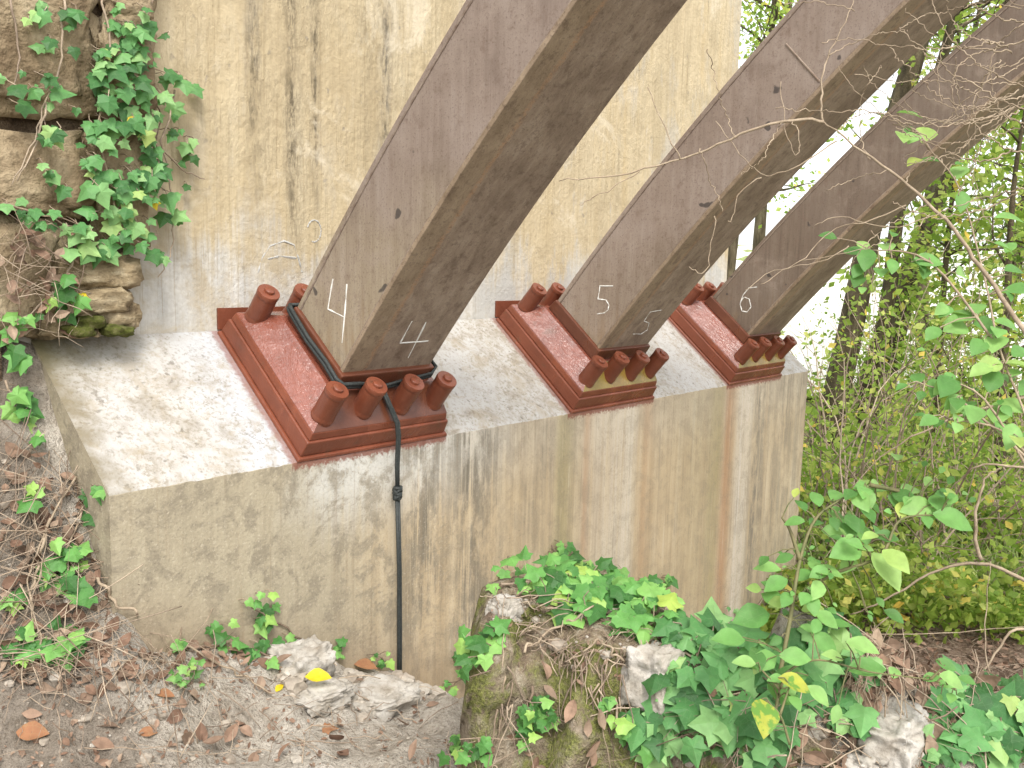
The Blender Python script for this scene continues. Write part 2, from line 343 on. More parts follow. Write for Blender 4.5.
def m_mossy():
    q = NT('mossy_stone'); x, y, z = q.xyz(q.pos); nx, ny, nz = q.xyz(q.geo.outputs['Normal'])
    n1 = q.noise(q.pos, 7, 5, .65, .3); n2 = q.noise(q.pos, 34, 5, .7); f = q.noise(q.pos, 130, 3, .7)
    c = q.ramp(n2, [(.32, (.13, .10, .068)), (.5, (.26, .21, .15)), (.68, (.38, .33, .26))])
    ms = q.mul(q.sm(n1, .42, .58), q.sm(n2, .34, .5))
    c = q.mix(q.mul(ms, .85), c, q.ramp(f, [(.35, (.06, .07, .012)), (.6, (.17, .19, .035))]))
    c = q.mix(q.mul(q.sm(nz, .55, .85), .75), c, q.ramp(n2, [(.35, (.13, .09, .065)), (.5, (.26, .19, .145)), (.65, (.42, .36, .30))]))
    h = q.math('ADD', q.mul(n1, 1.0), q.math('ADD', n2, q.mul(f, .5)))
    return q.bsdf(c, .92, .2, q.bump(h, .8, .03))

M = {}
M['wall'] = m_concrete_wall(); M['front'] = m_concrete_front(); M['slope'] = m_concrete_slope()
M['red'] = m_paint('red_oxide_paint', (.170, .050, .026), (.20, .064, .035))
M['red_top'] = m_paint('red_oxide_lit_top', (.19, .056, .034), (.215, .075, .05), 1., .08, .40, .65, .35, .42, 10)  # same red paint as the sides, coloured paler and pinker for the lit tops
M['ochre'] = m_paint('ochre_tinted_paint', (.215, .15, .03), (.24, .13, .035))  # olive ochre tone for the front slopes of the two farther bearings
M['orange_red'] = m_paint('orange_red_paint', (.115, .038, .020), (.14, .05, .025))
M['steel'] = m_steel(); M['flange'] = m_steel_under()
M['weld'] = m_plain('weld_bead', [(.3, (.17, .12, .09)), (.7, (.32, .26, .21))], 40, .6, .3, .003)
M['chalk'] = m_plain('chalk', [(.3, (.62, .62, .58)), (.7, (.80, .80, .77))], 60, .9, .1, .002)
M['faint'] = m_plain('faded_chalk', [(.3, (.36, .355, .33)), (.7, (.46, .455, .43))], 60, .9, .1, .002)
M['cord'] = m_plain('dark_cord', [(.3, (.018, .022, .022)), (.7, (.05, .055, .052))], 150, .55, .3, .002)
M['ground'] = m_ground(); M['mossy'] = m_mossy()
M['stone'] = m_plain('masonry_stone', [(.28, (.11, .075, .042)), (.45, (.22, .165, .10)), (.6, (.31, .245, .155)), (.75, (.40, .33, .225))], 9, .9, .7, .03)
M['flatstone'] = m_plain('bedded_stone', [(.3, (.13, .095, .055)), (.5, (.27, .21, .125)), (.72, (.40, .34, .23))], 14, .9, .7, .02, (1, 1, 2.5))
M['soil'] = m_plain('dark_soil', [(.3, (.04, .028, .018)), (.5, (.10, .07, .045)), (.7, (.17, .125, .085))], 22, .95, .8, .03)
M['moss'] = m_plain('moss', [(.3, (.05, .05, .012)), (.5, (.10, .115, .022)), (.7, (.17, .15, .07))], 60, .95, .8, .02)
M['pale'] = m_plain('pale_rubble', [(.25, (.19, .16, .12)), (.42, (.33, .30, .255)), (.6, (.41, .385, .345)), (.72, (.46, .44, .405))], 16, .95, .55, .015)
M['ivy'] = m_leaf('ivy_leaf', (.06, .19, .045), (.14, .35, .085), (.27, .50, .13), .34)
M['ivyd'] = m_leaf('ivy_leaf_dull', (.06, .18, .055), (.13, .325, .105), (.27, .47, .18), .32)
M['broad'] = m_leaf('broad_leaf', (.11, .27, .07), (.19, .40, .11), (.30, .50, .16), .42, .5)
M['yleaf'] = m_leaf('yellowing_leaf', (.30, .36, .04), (.36, .38, .05), (.42, .42, .06), .35, .5, .4, (.12, .26, .04))
M['yellow'] = m_leaf('yellow_leaf', (.62, .45, .01), (.66, .5, .02), (.7, .52, .03), .25)
M['orange'] = m_leaf('orange_leaf', (.24, .10, .05), (.28, .13, .065), (.32, .17, .085), .15, .7)
M['wood_leaf'] = m_leaf('tree_leaf', (.17, .27, .035), (.32, .42, .07), (.48, .53, .15), .5, .6)
M['wood_leaf2'] = m_leaf('tree_leaf_dark', (.08, .14, .025), (.16, .25, .045), (.28, .36, .09), .5, .6)
M['grass'] = m_island('grass_blade', [(.13, .21, .04), (.22, .33, .08), (.35, .42, .15), (.42, .41, .22)], .6, .35)
M['litter'] = m_island('dead_leaf', [(.13, .075, .05), (.22, .135, .09), (.30, .20, .14), (.17, .115, .08), (.36, .265, .19)], .8, .12)
M['twig'] = m_island('dry_twig', [(.14, .10, .07), (.27, .205, .145), (.40, .32, .235), (.20, .15, .11)], .85)
M['bark'] = m_plain('bark', [(.3, (.035, .028, .016)), (.5, (.085, .068, .04)), (.7, (.16, .135, .085))], 10, .95, .9, .03, (1, 1, .25))
M['branch'] = m_plain('pale_twig_bark', [(.3, (.20, .15, .10)), (.7, (.40, .32, .23))], 30, .8, .3, .004)
M['stem'] = m_plain('green_stem', [(.3, (.09, .11, .04)), (.7, (.19, .16, .08))], 30, .7, .2, .003)
M['grit'] = m_island('grit', [(.22, .185, .145), (.35, .305, .25), (.42, .385, .33), (.29, .245, .195)], .9)
M['path'] = m_plain('bright_far_ground', [(.3, (.52, .50, .44)), (.7, (.66, .64, .58))], 8, .95, .4, .02)  # pale colour stands in for strong sunlight on the far ground

# ------------------------------------------------------------------ terrain
def sstep(a, b, x):
    t = min(1, max(0, (x - a) / (b - a))); return t * t * (3 - 2 * t)
def interp(pts, x):
    if x <= pts[0][0]: return pts[0][1]
    for (a, va), (b, vb) in zip(pts, pts[1:]):
        if x <= b: return va + (vb - va) * (x - a) / (b - a)
    return pts[-1][1]
FH = Vector((.7588, .6511, 0)); RH = Vector((.6511, -.7588, 0))
def lat_fwd(x, y):
    d = Vector((x - CAM.x, y - CAM.y, 0)); return d.dot(RH), d.dot(FH)
def ridge_top(l): return interp([(-.2, -.18), (0, -.145), (.3, -.155), (.6, -.26), (.9, -.35), (1.3, -.46), (2.2, -.7)], l)
def fbm(x, y, s, o=4):
    return noise.fractal(Vector((x * s, y * s, 3.7)), .9, 2.1, o)
def ground_z(x, y, detail=True):
    # foot of the block and terrace
    zr = interp([(-.6, -.36), (-.5, -.37), (0, -.55), (.4, -.77), (.6, -.95), (1.0, -1.22), (2, -1.32), (40, -1.32)], x)
    zt = interp([(-.9, -.56), (0, -.62), (.35, -.70), (.6, -.95), (1.0, -1.22), (2, -1.32)], x)
    w = sstep(0, -.32, y); z = zr * (1 - w) + zt * w
    z -= .22 * sstep(-.5, -2.2, y) * sstep(1.2, .2, x)
    # left bank
    zl = interp([(-2.4, -.85), (-1.2, -.70), (-.45, -.58), (-.2, -.49), (0, -.34), (.12, -.07), (.24, .14), (.36, .31), (.5, .34), (3, .6), (20, 3)], y + .10 * fbm(x, y, 2.2, 2))
    wl = sstep(-.42, -.60, x + .06 * fbm(x, y, 5, 2)) if y < 0 else sstep(-.40, -.53, x)
    z = z * (1 - wl) + zl * wl
    l, f = lat_fwd(x, y)
    if f > .3:
        # low ridge in front (right side)
        rt = ridge_top(l)
        zz = interp([(.8, -.9), (1.2, -.66), (1.45, -.46), (1.7, 0), (1.95, 0), (2.25, -1.3)], f)
        zz = rt + (zz if f > 1.7 else (zz + .25) * .8 - (.0 if f > 1.45 else 0) - .05 * (1.7 - f) * 0)
        wr = sstep(.34, .55, l)
        if f < 2.25: z = z * (1 - wr) + max(z, zz) * wr
        # ground beyond: gentle undulation
        if f > 3:
            k = sstep(3, 9, f)
            z += k * .25 * fbm(x, y, .35, 3) + .35 * sstep(8, 16, f) * sstep(-.5, 3, l - .25 * f)
            z += sstep(30, 200, f) * 6
    if detail:
        near = sstep(6, 2, f)
        z += near * (.038 * fbm(x, y, 4.5, 5) + .020 * fbm(x + 9, y, 15, 4))
        # little ledge in the trodden earth
        if y < -.2 and x < .5:
            e = y + .62 + .08 * fbm(x, y, 3, 3) - .1 * x
            z -= .035 * sstep(0.0, -.03, e)
    return z
def axis_samples(lo, hi, step, far_lo, far_hi):
    a = []; x = lo
    while x < hi: a.append(x); x += step
    s = step; x = hi
    while x < far_hi: a.append(x); s *= 1.09; x += s
    a.append(far_hi)
    s = step; x = lo - step; b = []
    while x > far_lo: b.append(x); s *= 1.09; x -= s
    b.append(far_lo)
    return b[::-1] + a
xs = axis_samples(-1.7, 1.5, .02, -700, 900); ys = axis_samples(-2.2, .5, .02, -900, 900)
g = MB(); nx, ny = len(xs), len(ys)
g.v = [Vector((x, y, ground_z(x, y))) for y in ys for x in xs]
g.f = [[j * nx + i, j * nx + i + 1, (j + 1) * nx + i + 1, (j + 1) * nx + i] for j in range(ny - 1) for i in range(nx - 1)]
g.mi = [0] * len(g.f)
gv, gf = list(g.v), list(g.f)
tag(g.build('ground', M['ground'], smooth=True), kind='structure')
BV_G = BVHTree.FromPolygons(gv, gf)

# ------------------------------------------------------------------ abutment wall and seat block
wb = MB()
def grid_box(mb, x0, x1, y0, y1, z0, z1):
    vs = [(x0, y0, z0), (x1, y0, z0), (x1, y1, z0), (x0, y1, z0), (x0, y0, z1), (x1, y0, z1), (x1, y1, z1), (x0, y1, z1)]
    mb.add(vs, [[0, 3, 2, 1], [4, 5, 6, 7], [0, 1, 5, 4], [1, 2, 6, 5], [2, 3, 7, 6], [3, 0, 4, 7]])
grid_box(wb, -.62, 3.165, YW + .002, 2.2, -2.0, 5.5)
abw = empty('abutment_wall', (1.3, YW, 0), 'tall tan concrete bridge abutment wall streaked with black mould, behind the steel ribs', 'wall')
build_world(wb, 'concrete_face', M['wall'], abw, bevel=.012)

blk = MB(); ztop = YW * TA
P0 = [(PX0, 0, -2), (PX0, 0, 0), (PX0, YW, ztop), (PX0, YW, -2)]
NXB = 300
# front & slope as fine strips with a slightly chipped arris
for surf in (0, 1):
    blk.cur = surf; vs = []; fs = []; NV = 24
    for i in range(NXB + 1):
        x = PX0 + (PX1 - PX0) * i / NXB
        chip = .006 * noise.noise(Vector((x * 9, 0, 0))) + .005 * noise.noise(Vector((x * 38, 3, 0)))
        for j in range(NV + 1):
            t = j / NV
            if surf == 0:
                z = -2 + 2 * (1 - (1 - t) ** 2); y = 0
                if t == 1: y, z = abs(chip) * .6, -abs(chip)
                vs.append((x, y, z))
            else:
                y = YW * t; z = y * TA
                if t == 0: y, z = abs(chip) * .6, -abs(chip)
                vs.append((x, y, z))
    for i in range(NXB):
        for j in range(NV):
            a = i * (NV + 1) + j; b = a + NV + 1
            fs.append([a, b, b + 1, a + 1])
    blk.add(vs, fs)
blk.cur = 0
for X, flip in ((PX0, 1), (PX1, 0)):
    q4 = [(X, 0, -2), (X, YW, -2), (X, YW, ztop), (X, 0, 0)]
    blk.add(q4, [[3, 2, 1, 0] if flip else [0, 1, 2, 3]])
blk.add([(PX0, YW, -2), (PX1, YW, -2), (PX1, YW, ztop), (PX0, YW, ztop)], [[3, 2, 1, 0]])
BV_K = BVHTree.FromPolygons(list(blk.v), list(blk.f))
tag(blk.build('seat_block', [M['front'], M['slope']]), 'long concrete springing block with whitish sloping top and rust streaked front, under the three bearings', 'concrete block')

# ------------------------------------------------------------------ arch ribs
UL, UR = .1451, .4893
RD = .272
def arch_pts(n=44, s0=.14, s1=9.0):
    """centre line in (y,z) with outward normal towards the intrados"""
    R = 9.5; phi0 = math.pi / 2 - A + .02
    vc = .273; base = (vc * CA, vc * SA); out = []
    for i in range(n + 1):
        s = s0 + (s1 - s0) * (i / n) ** 1.25
        ss = max(0, s - .19); phi = phi0 - ss / R
        if s <= .19: y = base[0] - s * math.cos(phi0); z = base[1] + s * math.sin(phi0)
        else:
            y0 = base[0] - .19 * math.cos(phi0); z0 = base[1] + .19 * math.sin(phi0)
            y = y0 - R * (math.sin(phi0) - math.sin(phi)) * 1.0
            z = z0 + R * (math.cos(phi) - math.cos(phi0))
        out.append((y, z, phi))
    return out
AP = arch_pts()
rib_info = [('4', 'nearest weathered steel box rib with chalk number 4, olive at its foot'),
            ('5', 'middle weathered steel box rib with chalk number 5 and a weld line across its web'),
            ('6', 'farthest weathered steel box rib with chalk number 6, darkest brown of the three')]
RIBS = []; RIB_BVH = []
def rib_mesh():
    w = UR - UL
    web = MB(); fl = MB(); seam = MB()
    # four plates: webs set 6 mm in from the flanges' edges
    def strip(mb, f):   # f(i) -> ring of 4 points
        mb.loft([f(y, z, p) for (y, z, p) in AP])
    def sec(y, z, p, x0, x1, d0, d1):
        nx_, nz_ = -math.sin(p), -math.cos(p)       # towards the intrados
        return [Vector((x0, y + nx_ * d0, z + nz_ * d0)), Vector((x1, y + nx_ * d0, z + nz_ * d0)),
                Vector((x1, y + nx_ * d1, z + nz_ * d1)), Vector((x0, y + nx_ * d1, z + nz_ * d1))]
    strip(web, lambda y, z, p: sec(y, z, p, .004, w - .004, -RD / 2 + .014, RD / 2 - .014))
    strip(fl, lambda y, z, p: sec(y, z, p, 0, w, RD / 2 - .0135, RD / 2))
    top = MB(); strip(top, lambda y, z, p: sec(y, z, p, 0, w, -RD / 2, -RD / 2 + .0135))
    for dd in (-RD / 2 + .014, RD / 2 - .014):
        seam.tube([(.004, y - math.sin(p) * dd, z - math.cos(p) * dd) for (y, z, p) in AP], .004, 5)
    return web, fl, top, seam
web, fl, top, seam = rib_mesh()
for k in range(3):
    r = empty('arch_rib', (k * L + UL, 0, 0), rib_info[k][1], 'arch rib', 'steel arch ribs springing from the block')
    if k == 0:
        o1 = web.build('box_body', M['steel'], r); o2 = fl.build('soffit_flange', M['flange'], r, bevel=.002); o3 = top.build('top_flange', M['steel'], r, bevel=.002); o4 = seam.build('weld_seam', M['weld'], r, smooth=True)
        proto_rib = [o1, o2, o3, o4]
    else:
        for o in proto_rib:
            c = o.copy(); COL.objects.link(c); c.parent = r
    tilt = math.radians((-.9, 0, 1.2)[k]); rot = Matrix.Rotation(tilt, 3, 'X')     # each rib sits a touch differently
    for o in [q for q in bpy.data.objects if q.parent == r]: o.rotation_euler = (tilt, 0, 0)
    RIBS.append(r)
    off = Vector((k * L + UL, 0, 0)); vs = []; fs = []
    for mb in (web, fl):
        o = len(vs); vs += [rot @ p + off for p in mb.v]; fs += [[i + o for i in f] for f in mb.f]
    RIB_BVH.append(BVHTree.FromPolygons(vs, fs))
def chalk(strokes, bvh, root, name='chalk_number', mat='chalk', r=.0026, lift=.0005):
    mb = MB()
    for st in strokes:
        pts = []
        for (a, b) in zip(st, st[1:]):
            for t in (0, .25, .5, .75): pts.append((a[0] + (b[0] - a[0]) * t, a[1] + (b[1] - a[1]) * t))
        pts.append(st[-1]); wp = []
        for p in pts:
            loc, nrm, idx, d = bvh.ray_cast(CAM, ray(*p).normalized())
            if loc is not None: wp.append(loc + nrm * lift)
        if len(wp) > 1:
            mb.tube(wp, [r * uni(.45, 1.3) for _ in wp], 5)
    if mb.v: return build_world(mb, name, M[mat], root)
def arc(cx, cy, rx, ry, a0, a1, n=12):
    return [(cx + rx * math.cos(math.radians(a0 + (a1 - a0) * i / n)), cy + ry * math.sin(math.radians(a0 + (a1 - a0) * i / n))) for i in range(n + 1)]
chalk([[(333, 279), (330, 296), (328, 309), (344, 317)], [(347, 284), (345, 313), (342, 343)]], RIB_BVH[0], RIBS[0])
chalk([[(412, 321), (406, 332), (400, 343), (428, 341)], [(426, 322), (417, 340), (408, 358)]], RIB_BVH[0], RIBS[0])
chalk([[(613, 286), (600, 286), (598, 299), (606, 300), (609, 305), (608, 310), (604, 313), (597, 314)]], RIB_BVH[1], RIBS[1])
chalk([[(661, 310), (650, 312), (644, 321), (649, 323), (647, 330), (641, 334), (633, 334)]], RIB_BVH[1], RIBS[1], r=.0021)
chalk([[(757, 287), (749, 288), (743, 295), (740, 304), (742, 311), (747, 312), (751, 307), (749, 299), (744, 297), (741, 301)]], RIB_BVH[2], RIBS[2], r=.0027)
# weld line across the web of the middle rib and rub marks
ws = MB()
p0 = RIB_BVH[1].ray_cast(CAM, ray(786, 44).normalized())[0]; p1 = RIB_BVH[1].ray_cast(CAM, ray(820, 82).normalized())[0]
if p0 and p1: ws.tube([p0, (p0 + p1) / 2, p1], .0035, 6); build_world(ws, 'transverse_weld', M['weld'], RIBS[1])

# faded chalk letter and ring on the wall
wall_b = BVHTree.FromPolygons([(-1, YW + .002, -2), (4, YW + .002, -2), (4, YW + .002, 5), (-1, YW + .002, 5)], [(0, 1, 2, 3)])
chalk([[(258, 273), (262, 258), (270, 246), (284, 241), (294, 245), (298, 257), (302, 272)], [(268, 259), (280, 256), (296, 258)]], wall_b, abw, 'faded_chalk_mark', 'faint', .0038, -.0016)
chalk([arc(314, 231, 7, 11, 200, 470, 12)], wall_b, abw, 'faded_chalk_mark', 'faint', .003, -.0008)

# ------------------------------------------------------------------ bearings
def rect(u0, u1, v0, v1, h): return [Vector((u0, v0, h)), Vector((u1, v0, h)), Vector((u1, v1, h)), Vector((u0, v1, h))]
VB = YW / CA - .008
def bearing_parts():
    P = {}
    b = MB(); b.loft([rect(-.004, BW + .004, -.004, VB, .001), rect(0, BW, 0, VB, .010)]); P['base_flange'] = (b, 'red')
    b = MB(); b.loft([rect(.007, BW - .007, .007, VB, .0105), rect(.014, BW - .014, .014, VB, .058)]); P['bearing_plate'] = (b, 'red')
    # upper plate: small lip, then hipped top rising to the collar
    b = MB(); b.loft([rect(.020, BW - .020, .020, VB - .001, .0585), rect(.027, BW - .027, .027, VB - .001, .083)]); P['upper_plate'] = (b, 'red')
    top_ = MB()
    lo = rect(.028, BW - .028, .028, VB - .002, .0834)
    hi = rect(UL - .030, UR + .030, .115, .430, .142)
    lo_ = lo; 
    top_.cur = 0
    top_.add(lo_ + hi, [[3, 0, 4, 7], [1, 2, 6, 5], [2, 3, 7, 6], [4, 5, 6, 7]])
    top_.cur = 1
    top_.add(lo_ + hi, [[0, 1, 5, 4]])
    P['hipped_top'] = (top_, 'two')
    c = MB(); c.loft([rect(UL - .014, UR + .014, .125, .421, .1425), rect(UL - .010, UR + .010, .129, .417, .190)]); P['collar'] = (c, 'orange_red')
    # flange against the wall
    return P
BP = bearing_parts()
bear_info = ['nearest red painted bearing under rib 4, with the cord tied round its collar',
             'middle red painted bearing under rib 5 with ochre tinted front slope',
             'farthest red painted bearing under rib 6, at the right end of the block']
def top_h(u, v):
    """height of the hipped top at (u,v)"""
    t = min((u - .028) / (UL - .030 - .028), (BW - .028 - u) / (BW - .028 - UR - .030), (v - .028) / (.115 - .028), (VB - .002 - v) / (VB - .002 - .430), 1)
    return .0834 + max(0, t) * (.142 - .0834)
bolts = [(.076, .070), (.216, .073), (.360, .070), (.502, .070), (.072, .470), (.205, .474), (.365, .472), (.50, .472)]
def bolt_mesh():
    n = 24
    def ring(r, h, j=0): return [Vector((r * math.cos(2 * math.pi * i / n), r * math.sin(2 * math.pi * i / n), h)) for i in range(n)]
    b = MB(); b.loft([ring(.0335, -.045), ring(.0325, .072), ring(.0334, .0725), ring(.0337, .074), ring(.0337, .086), ring(.0326, .0878)])
    s = MB(); s.loft([ring(.0150, .088), ring(.0150, .094), ring(.0135, .0955)])
    w = MB(); w.loft([ring(.0350, -.012), ring(.0343, -.004), ring(.0334, .001)], capa=False, capb=False)
    return b, s, w
bm_, sm_, wm_ = bolt_mesh()
first = None; BEAR = []
for k in range(3):
    r = empty('rib_bearing', (k * L, 0, 0), bear_info[k], 'bearing', 'red bearings bolted to the sloping block')
    r.rotation_euler = (A, 0, 0); BEAR.append(r)
    front = M['orange_red'] if k == 0 else M['ochre']
    for nm, (mb, mt) in BP.items():
        if mt == 'two': o = mb.build(nm, [M['red_top'], front], r, bevel=.003)
        else: o = mb.build(nm, M[mt], r, bevel=.004 if nm != 'base_flange' else .002)
    wf = MB(); wf.loft([rect(-.012, BW + .012, VB + .0005, VB + .0065, .0), rect(-.012, BW + .012, VB + .0005, VB + .0065, .10)])
    # plate lying on the vertical wall: built in bearing axes
    wp = MB()
    y0, y1 = YW - .006, YW + .0005
    def tolocal(p): p = Vector(p); return Vector((p.x, p.y * CA + p.z * SA, -p.y * SA + p.z * CA))
    x0, x1 = .002, BW + .006; z0, z1 = YW * TA + .004, YW * TA + .068
    ring0 = [(x0, y0, z0), (x1, y0, z0), (x1, y0, z1), (x0, y0, z1)]; ring1 = [(x0, y1, z0), (x1, y1, z0), (x1, y1, z1), (x0, y1, z1)]
    wp.loft([[tolocal(p) for p in ring0], [tolocal(p) for p in ring1]])
    wp.build('wall_plate', M['red'], r)
    if first is None:
        first = []
    for i, (u, v) in enumerate(bolts):
        if k == 0 and i == 0:
            ob = bm_.build('anchor_bolt', M['red'], r, smooth=True); nb = sm_.build('bolt_stud', M['red'], ob, smooth=True); wb_ = wm_.build('weld_ring', M['red'], ob, smooth=True)
            for o in (ob, nb):
                e = o.modifiers.new('split', 'EDGE_SPLIT'); e.split_angle = math.radians(50)
            proto = (ob, nb, wb_)
        else:
            ob = proto[0].copy(); COL.objects.link(ob); ob.parent = r
            for q_ in proto[1:]:
                c = q_.copy(); COL.objects.link(c); c.parent = ob
        ob.scale = (1.0, 1.0, 1.06); ob.location = (u, v, top_h(u, v) - .002 + uni(-.004, .004)); ob.rotation_euler = (uni(-.02, .02), uni(-.02, .02), uni(0, 6))

# ------------------------------------------------------------------ cord round the collar of the first rib
cd = MB()
def cpt(u, v, h): return seat_pt(u, v, h)
for j, (hh, gr) in enumerate(((.166, .020), (.178, .0195))):
    u0, u1, v0, v1 = UL - gr, UR + gr, .129 - gr + .004, .417 + gr
    loop = [cpt(u0 + .01, v1, hh), cpt(u0, v1 - .02, hh + .004), cpt(u0 - .002, .30, hh - .002), cpt(u0 + .002, .2, hh), cpt(u0, v0 + .02, hh - .003), cpt(u0 + .012, v0, hh - .004),
            cpt(UL + .05, v0 - .002, hh - .006), cpt(UL + .11, v0 - .006, hh - .014), cpt(UL + .14, v0 - .008, hh - .022)]
    cd.tube(loop, .0062, 8)
    cd.tube([cpt(UL + .14, v0 - .008, hh - .022), cpt(UL + .22, v0 - .003, hh - .012), cpt(u1 - .03, v0, hh + .004), cpt(u1, v0 + .02, hh + .010), cpt(u1, .3, hh + .004), cpt(u1 - .02, v1, hh), cpt(u0 + .01, v1, hh)], .0050, 8)
kx = UL + .14
kp = cpt(kx, .10, .152)
def blob_knot(c, r):
    for i in range(3):
        a0 = i * 1.1; pts = []
        for t in range(13):
            th = 2 * math.pi * t / 12 + a0
            pts.append(c + Vector((math.cos(th) * r, math.sin(th) * r * (.9 if i else .6), math.sin(th + i * 2) * r * .8)))
        cd.tube(pts, .006, 7)
blob_knot(kp, .010)
hang_x = .37; 
edge = cpt(kx + .045, -.012, .055)
zk = on_plane(1, 397, 494, -.03).z; xk = on_plane(1, 397, 494, -.03).x; xe = on_plane(1, 399, 682, -.012).x; ze = on_plane(1, 399, 682, -.012).z
for o in (-.004, .004):
    pts = [kp + Vector((o, 0, 0)), cpt(kx + .02 + o, .05, .118), cpt(kx + .035 + o, .012, .092), edge + Vector((o, 0, 0)), Vector(((edge.x + xk) / 2 + o * .8, -.035, (edge.z + zk) / 2)), Vector((xk + o * .5, -.032, zk))]
    cd.tube(pts, .0052, 7)
    cd.tube([Vector((xk + o, -.032, zk)), Vector((xk * .6 + xe * .4 + o * .8, -.03, zk * .6 + ze * .4)), Vector((xk * .2 + xe * .8 + o, -.02, zk * .2 + ze * .8)), Vector((xe + o, -.014, ze))], .0052, 7)
blob_knot(Vector((xk, -.032, zk + .012)), .011); blob_knot(Vector((xk, -.032, zk - .006)), .010)
tag(cd.build('cord', M['cord'], smooth=True), 'dark cord looped round the foot of rib 4, its knotted tail hanging down the block', 'cord')

# ------------------------------------------------------------------ rough stones
def rock(mb, c, size, seed, boxy=.55, rough=.16, sub=3, rot=0.0):
    import bmesh
    bm = bmesh.new(); bmesh.ops.create_icosphere(bm, subdivisions=sub, radius=1)
    vs = []; cr, sr = math.cos(rot), math.sin(rot)
    for v in bm.verts:
        p = v.co.normalized()
        q = Vector([math.copysign(abs(t) ** boxy, t) for t in p])
        d = 1 + rough * noise.fractal(p * 1.6 + Vector((seed * 7.1, seed * 3.3, 0)), .8, 2.2, 5)
        q = q * d
        q = Vector((q.x * size[0], q.y * size[1], q.z * size[2]))
        q = Vector((q.x * cr - q.z * sr, q.y, q.x * sr + q.z * cr))
        vs.append(Vector(c) + q)
    fs = [[v.index for v in f.verts] for f in bm.faces]; bm.free(); mb.add(vs, fs)

sw = empty('stone_wall', (-.7, YW, .3), 'rough stone retaining wall with big rounded boulders, left of the concrete abutment', 'wall')
back = MB(); grid_box(back, -3.2, -.622, .34, 1.2, -.6, 2.2)
build_world(back, 'earth_core', M['soil'], sw)
back2 = MB(); grid_box(back2, -.64, -.30, .342, .3945, .37, 2.2)
build_world(back2, 'mortar', M['soil'], sw)
def px_stone(px0, py0, px1, py1, seed, mat='stone', y=.335, th=.07, boxy=.42, rough=.27, rot=0.):
    a = on_plane(1, px0, py0, y); b = on_plane(1, px1, py1, y)
    c = (a + b) / 2; mb = MB()
    rock(mb, (c.x, y + .02, c.z), (abs(b.x - a.x) / 2 * 1.03, th, abs(a.z - b.z) / 2 * 1.12), seed, boxy, rough, 4, rot)
    build_world(mb, 'boulder' if mat == 'stone' else 'bedded_stone', M[mat], sw, smooth=True)
px_stone(-100, -60, 96, 113, 1); px_stone(-110, 116, 92, 214, 2, rot=-.05); px_stone(96, -80, 152, 20, 3); px_stone(92, 18, 152, 128, 4); px_stone(88, 130, 146, 246, 5, th=.05)
px_stone(-120, 216, 64, 330, 6, th=.06, y=.35); px_stone(62, 252, 136, 290, 7, 'flatstone', .325, .07, .6); px_stone(58, 286, 124, 314, 8, 'flatstone', .32, .08, .6, rot=.05); px_stone(92, 300, 136, 330, 9, 'flatstone', .325, .07, .6, rot=.08); px_stone(40, 310, 96, 334, 12, 'flatstone', .33, .06)
px_stone(-260, -120, -105, 110, 10); px_stone(-280, 112, -112, 330, 11); px_stone(-90, -220, 150, -64, 13); px_stone(-420, -160, -268, 330, 14)
for (px, py, rx, rz, sd) in ((88, 322, .04, .018, 21), (122, 331, .025, .014, 22), (112, 330, .03, .016, 23), (78, 330, .04, .02, 24)):
    mb = MB(); p = on_plane(1, px, py, .29); rock(mb, (p.x, .29, p.z), (rx, .04, rz), sd, .8, .3, 3)
    build_world(mb, 'moss_cushion', M['moss'], sw, smooth=True)

# mossy boulder in front: an old masonry stub
mb = MB(); rings = []
NLAT = 60; prof = [(-.06, -.85), (-.03, -.62), (.0, -.42), (.015, -.28), (.03, -.14), (.07, -.045), (.14, -.01), (.22, .0), (.30, .0), (.36, -.03), (.40, -.12), (.43, -.35), (.44, -.85)]
def resample(pts, k):
    out = []
    for (a, b) in zip(pts, pts[1:]):
        for i in range(k): t = i / k; out.append((a[0] + (b[0] - a[0]) * t, a[1] + (b[1] - a[1]) * t))
    out.append(pts[-1]); return out
prof = resample(prof, 5)
for i in range(NLAT + 1):
    l = -.085 + .74 * i / NLAT
    e = min(1, max(0, (l + .085) / .05)); e = math.sqrt(max(0, 1 - (1 - e) ** 2)); e = .12 + .88 * e
    row = []
    for (df, dz) in prof:
        f = 1.85 + (df - .2) * e + .06 * math.sin(l * 9) - .10 * sstep(.25, .6, l); z = ridge_top(l) - (1 - e) * .10 + dz
        p = Vector((CAM.x, CAM.y, 0)) + RH * l + FH * f; p.z = z
        nz = noise.fractal(p * 6, .85, 2.1, 5); blk_ = noise.cell(Vector((l * 7 + .3 * nz, z * 7 + .3 * nz, 0)))
        q = p - FH * (.055 * nz + .03 * blk_) + Vector((0, 0, .03 * noise.noise(p * 11)))
        q += RH * .02 * noise.noise(p * 8 + Vector((5, 5, 5)))
        row.append(q)
    rings.append(row)
mb.loft(rings, close=False, capa=True, capb=True)
bv, bf = list(mb.v), list(mb.f)
tag(mb.build('mossy_boulder', M['mossy'], smooth=True), 'mossy stub of old masonry topped with ivy, in front of the concrete block', 'boulder')
BV_B = BVHTree.FromPolygons(bv, [f for f in bf if len(f) <= 4])
def hit(px, py, rev=False):
    d = ray(px, py).normalized(); best = None
    for bvh in (BV_B, BV_G):
        loc, nrm, i, dist = bvh.ray_cast(CAM, d)
        if loc is not None and (best is None or dist < best[2]):
            if nrm.dot(d) > 0: nrm = -nrm
            best = (loc, nrm, dist)
    return best

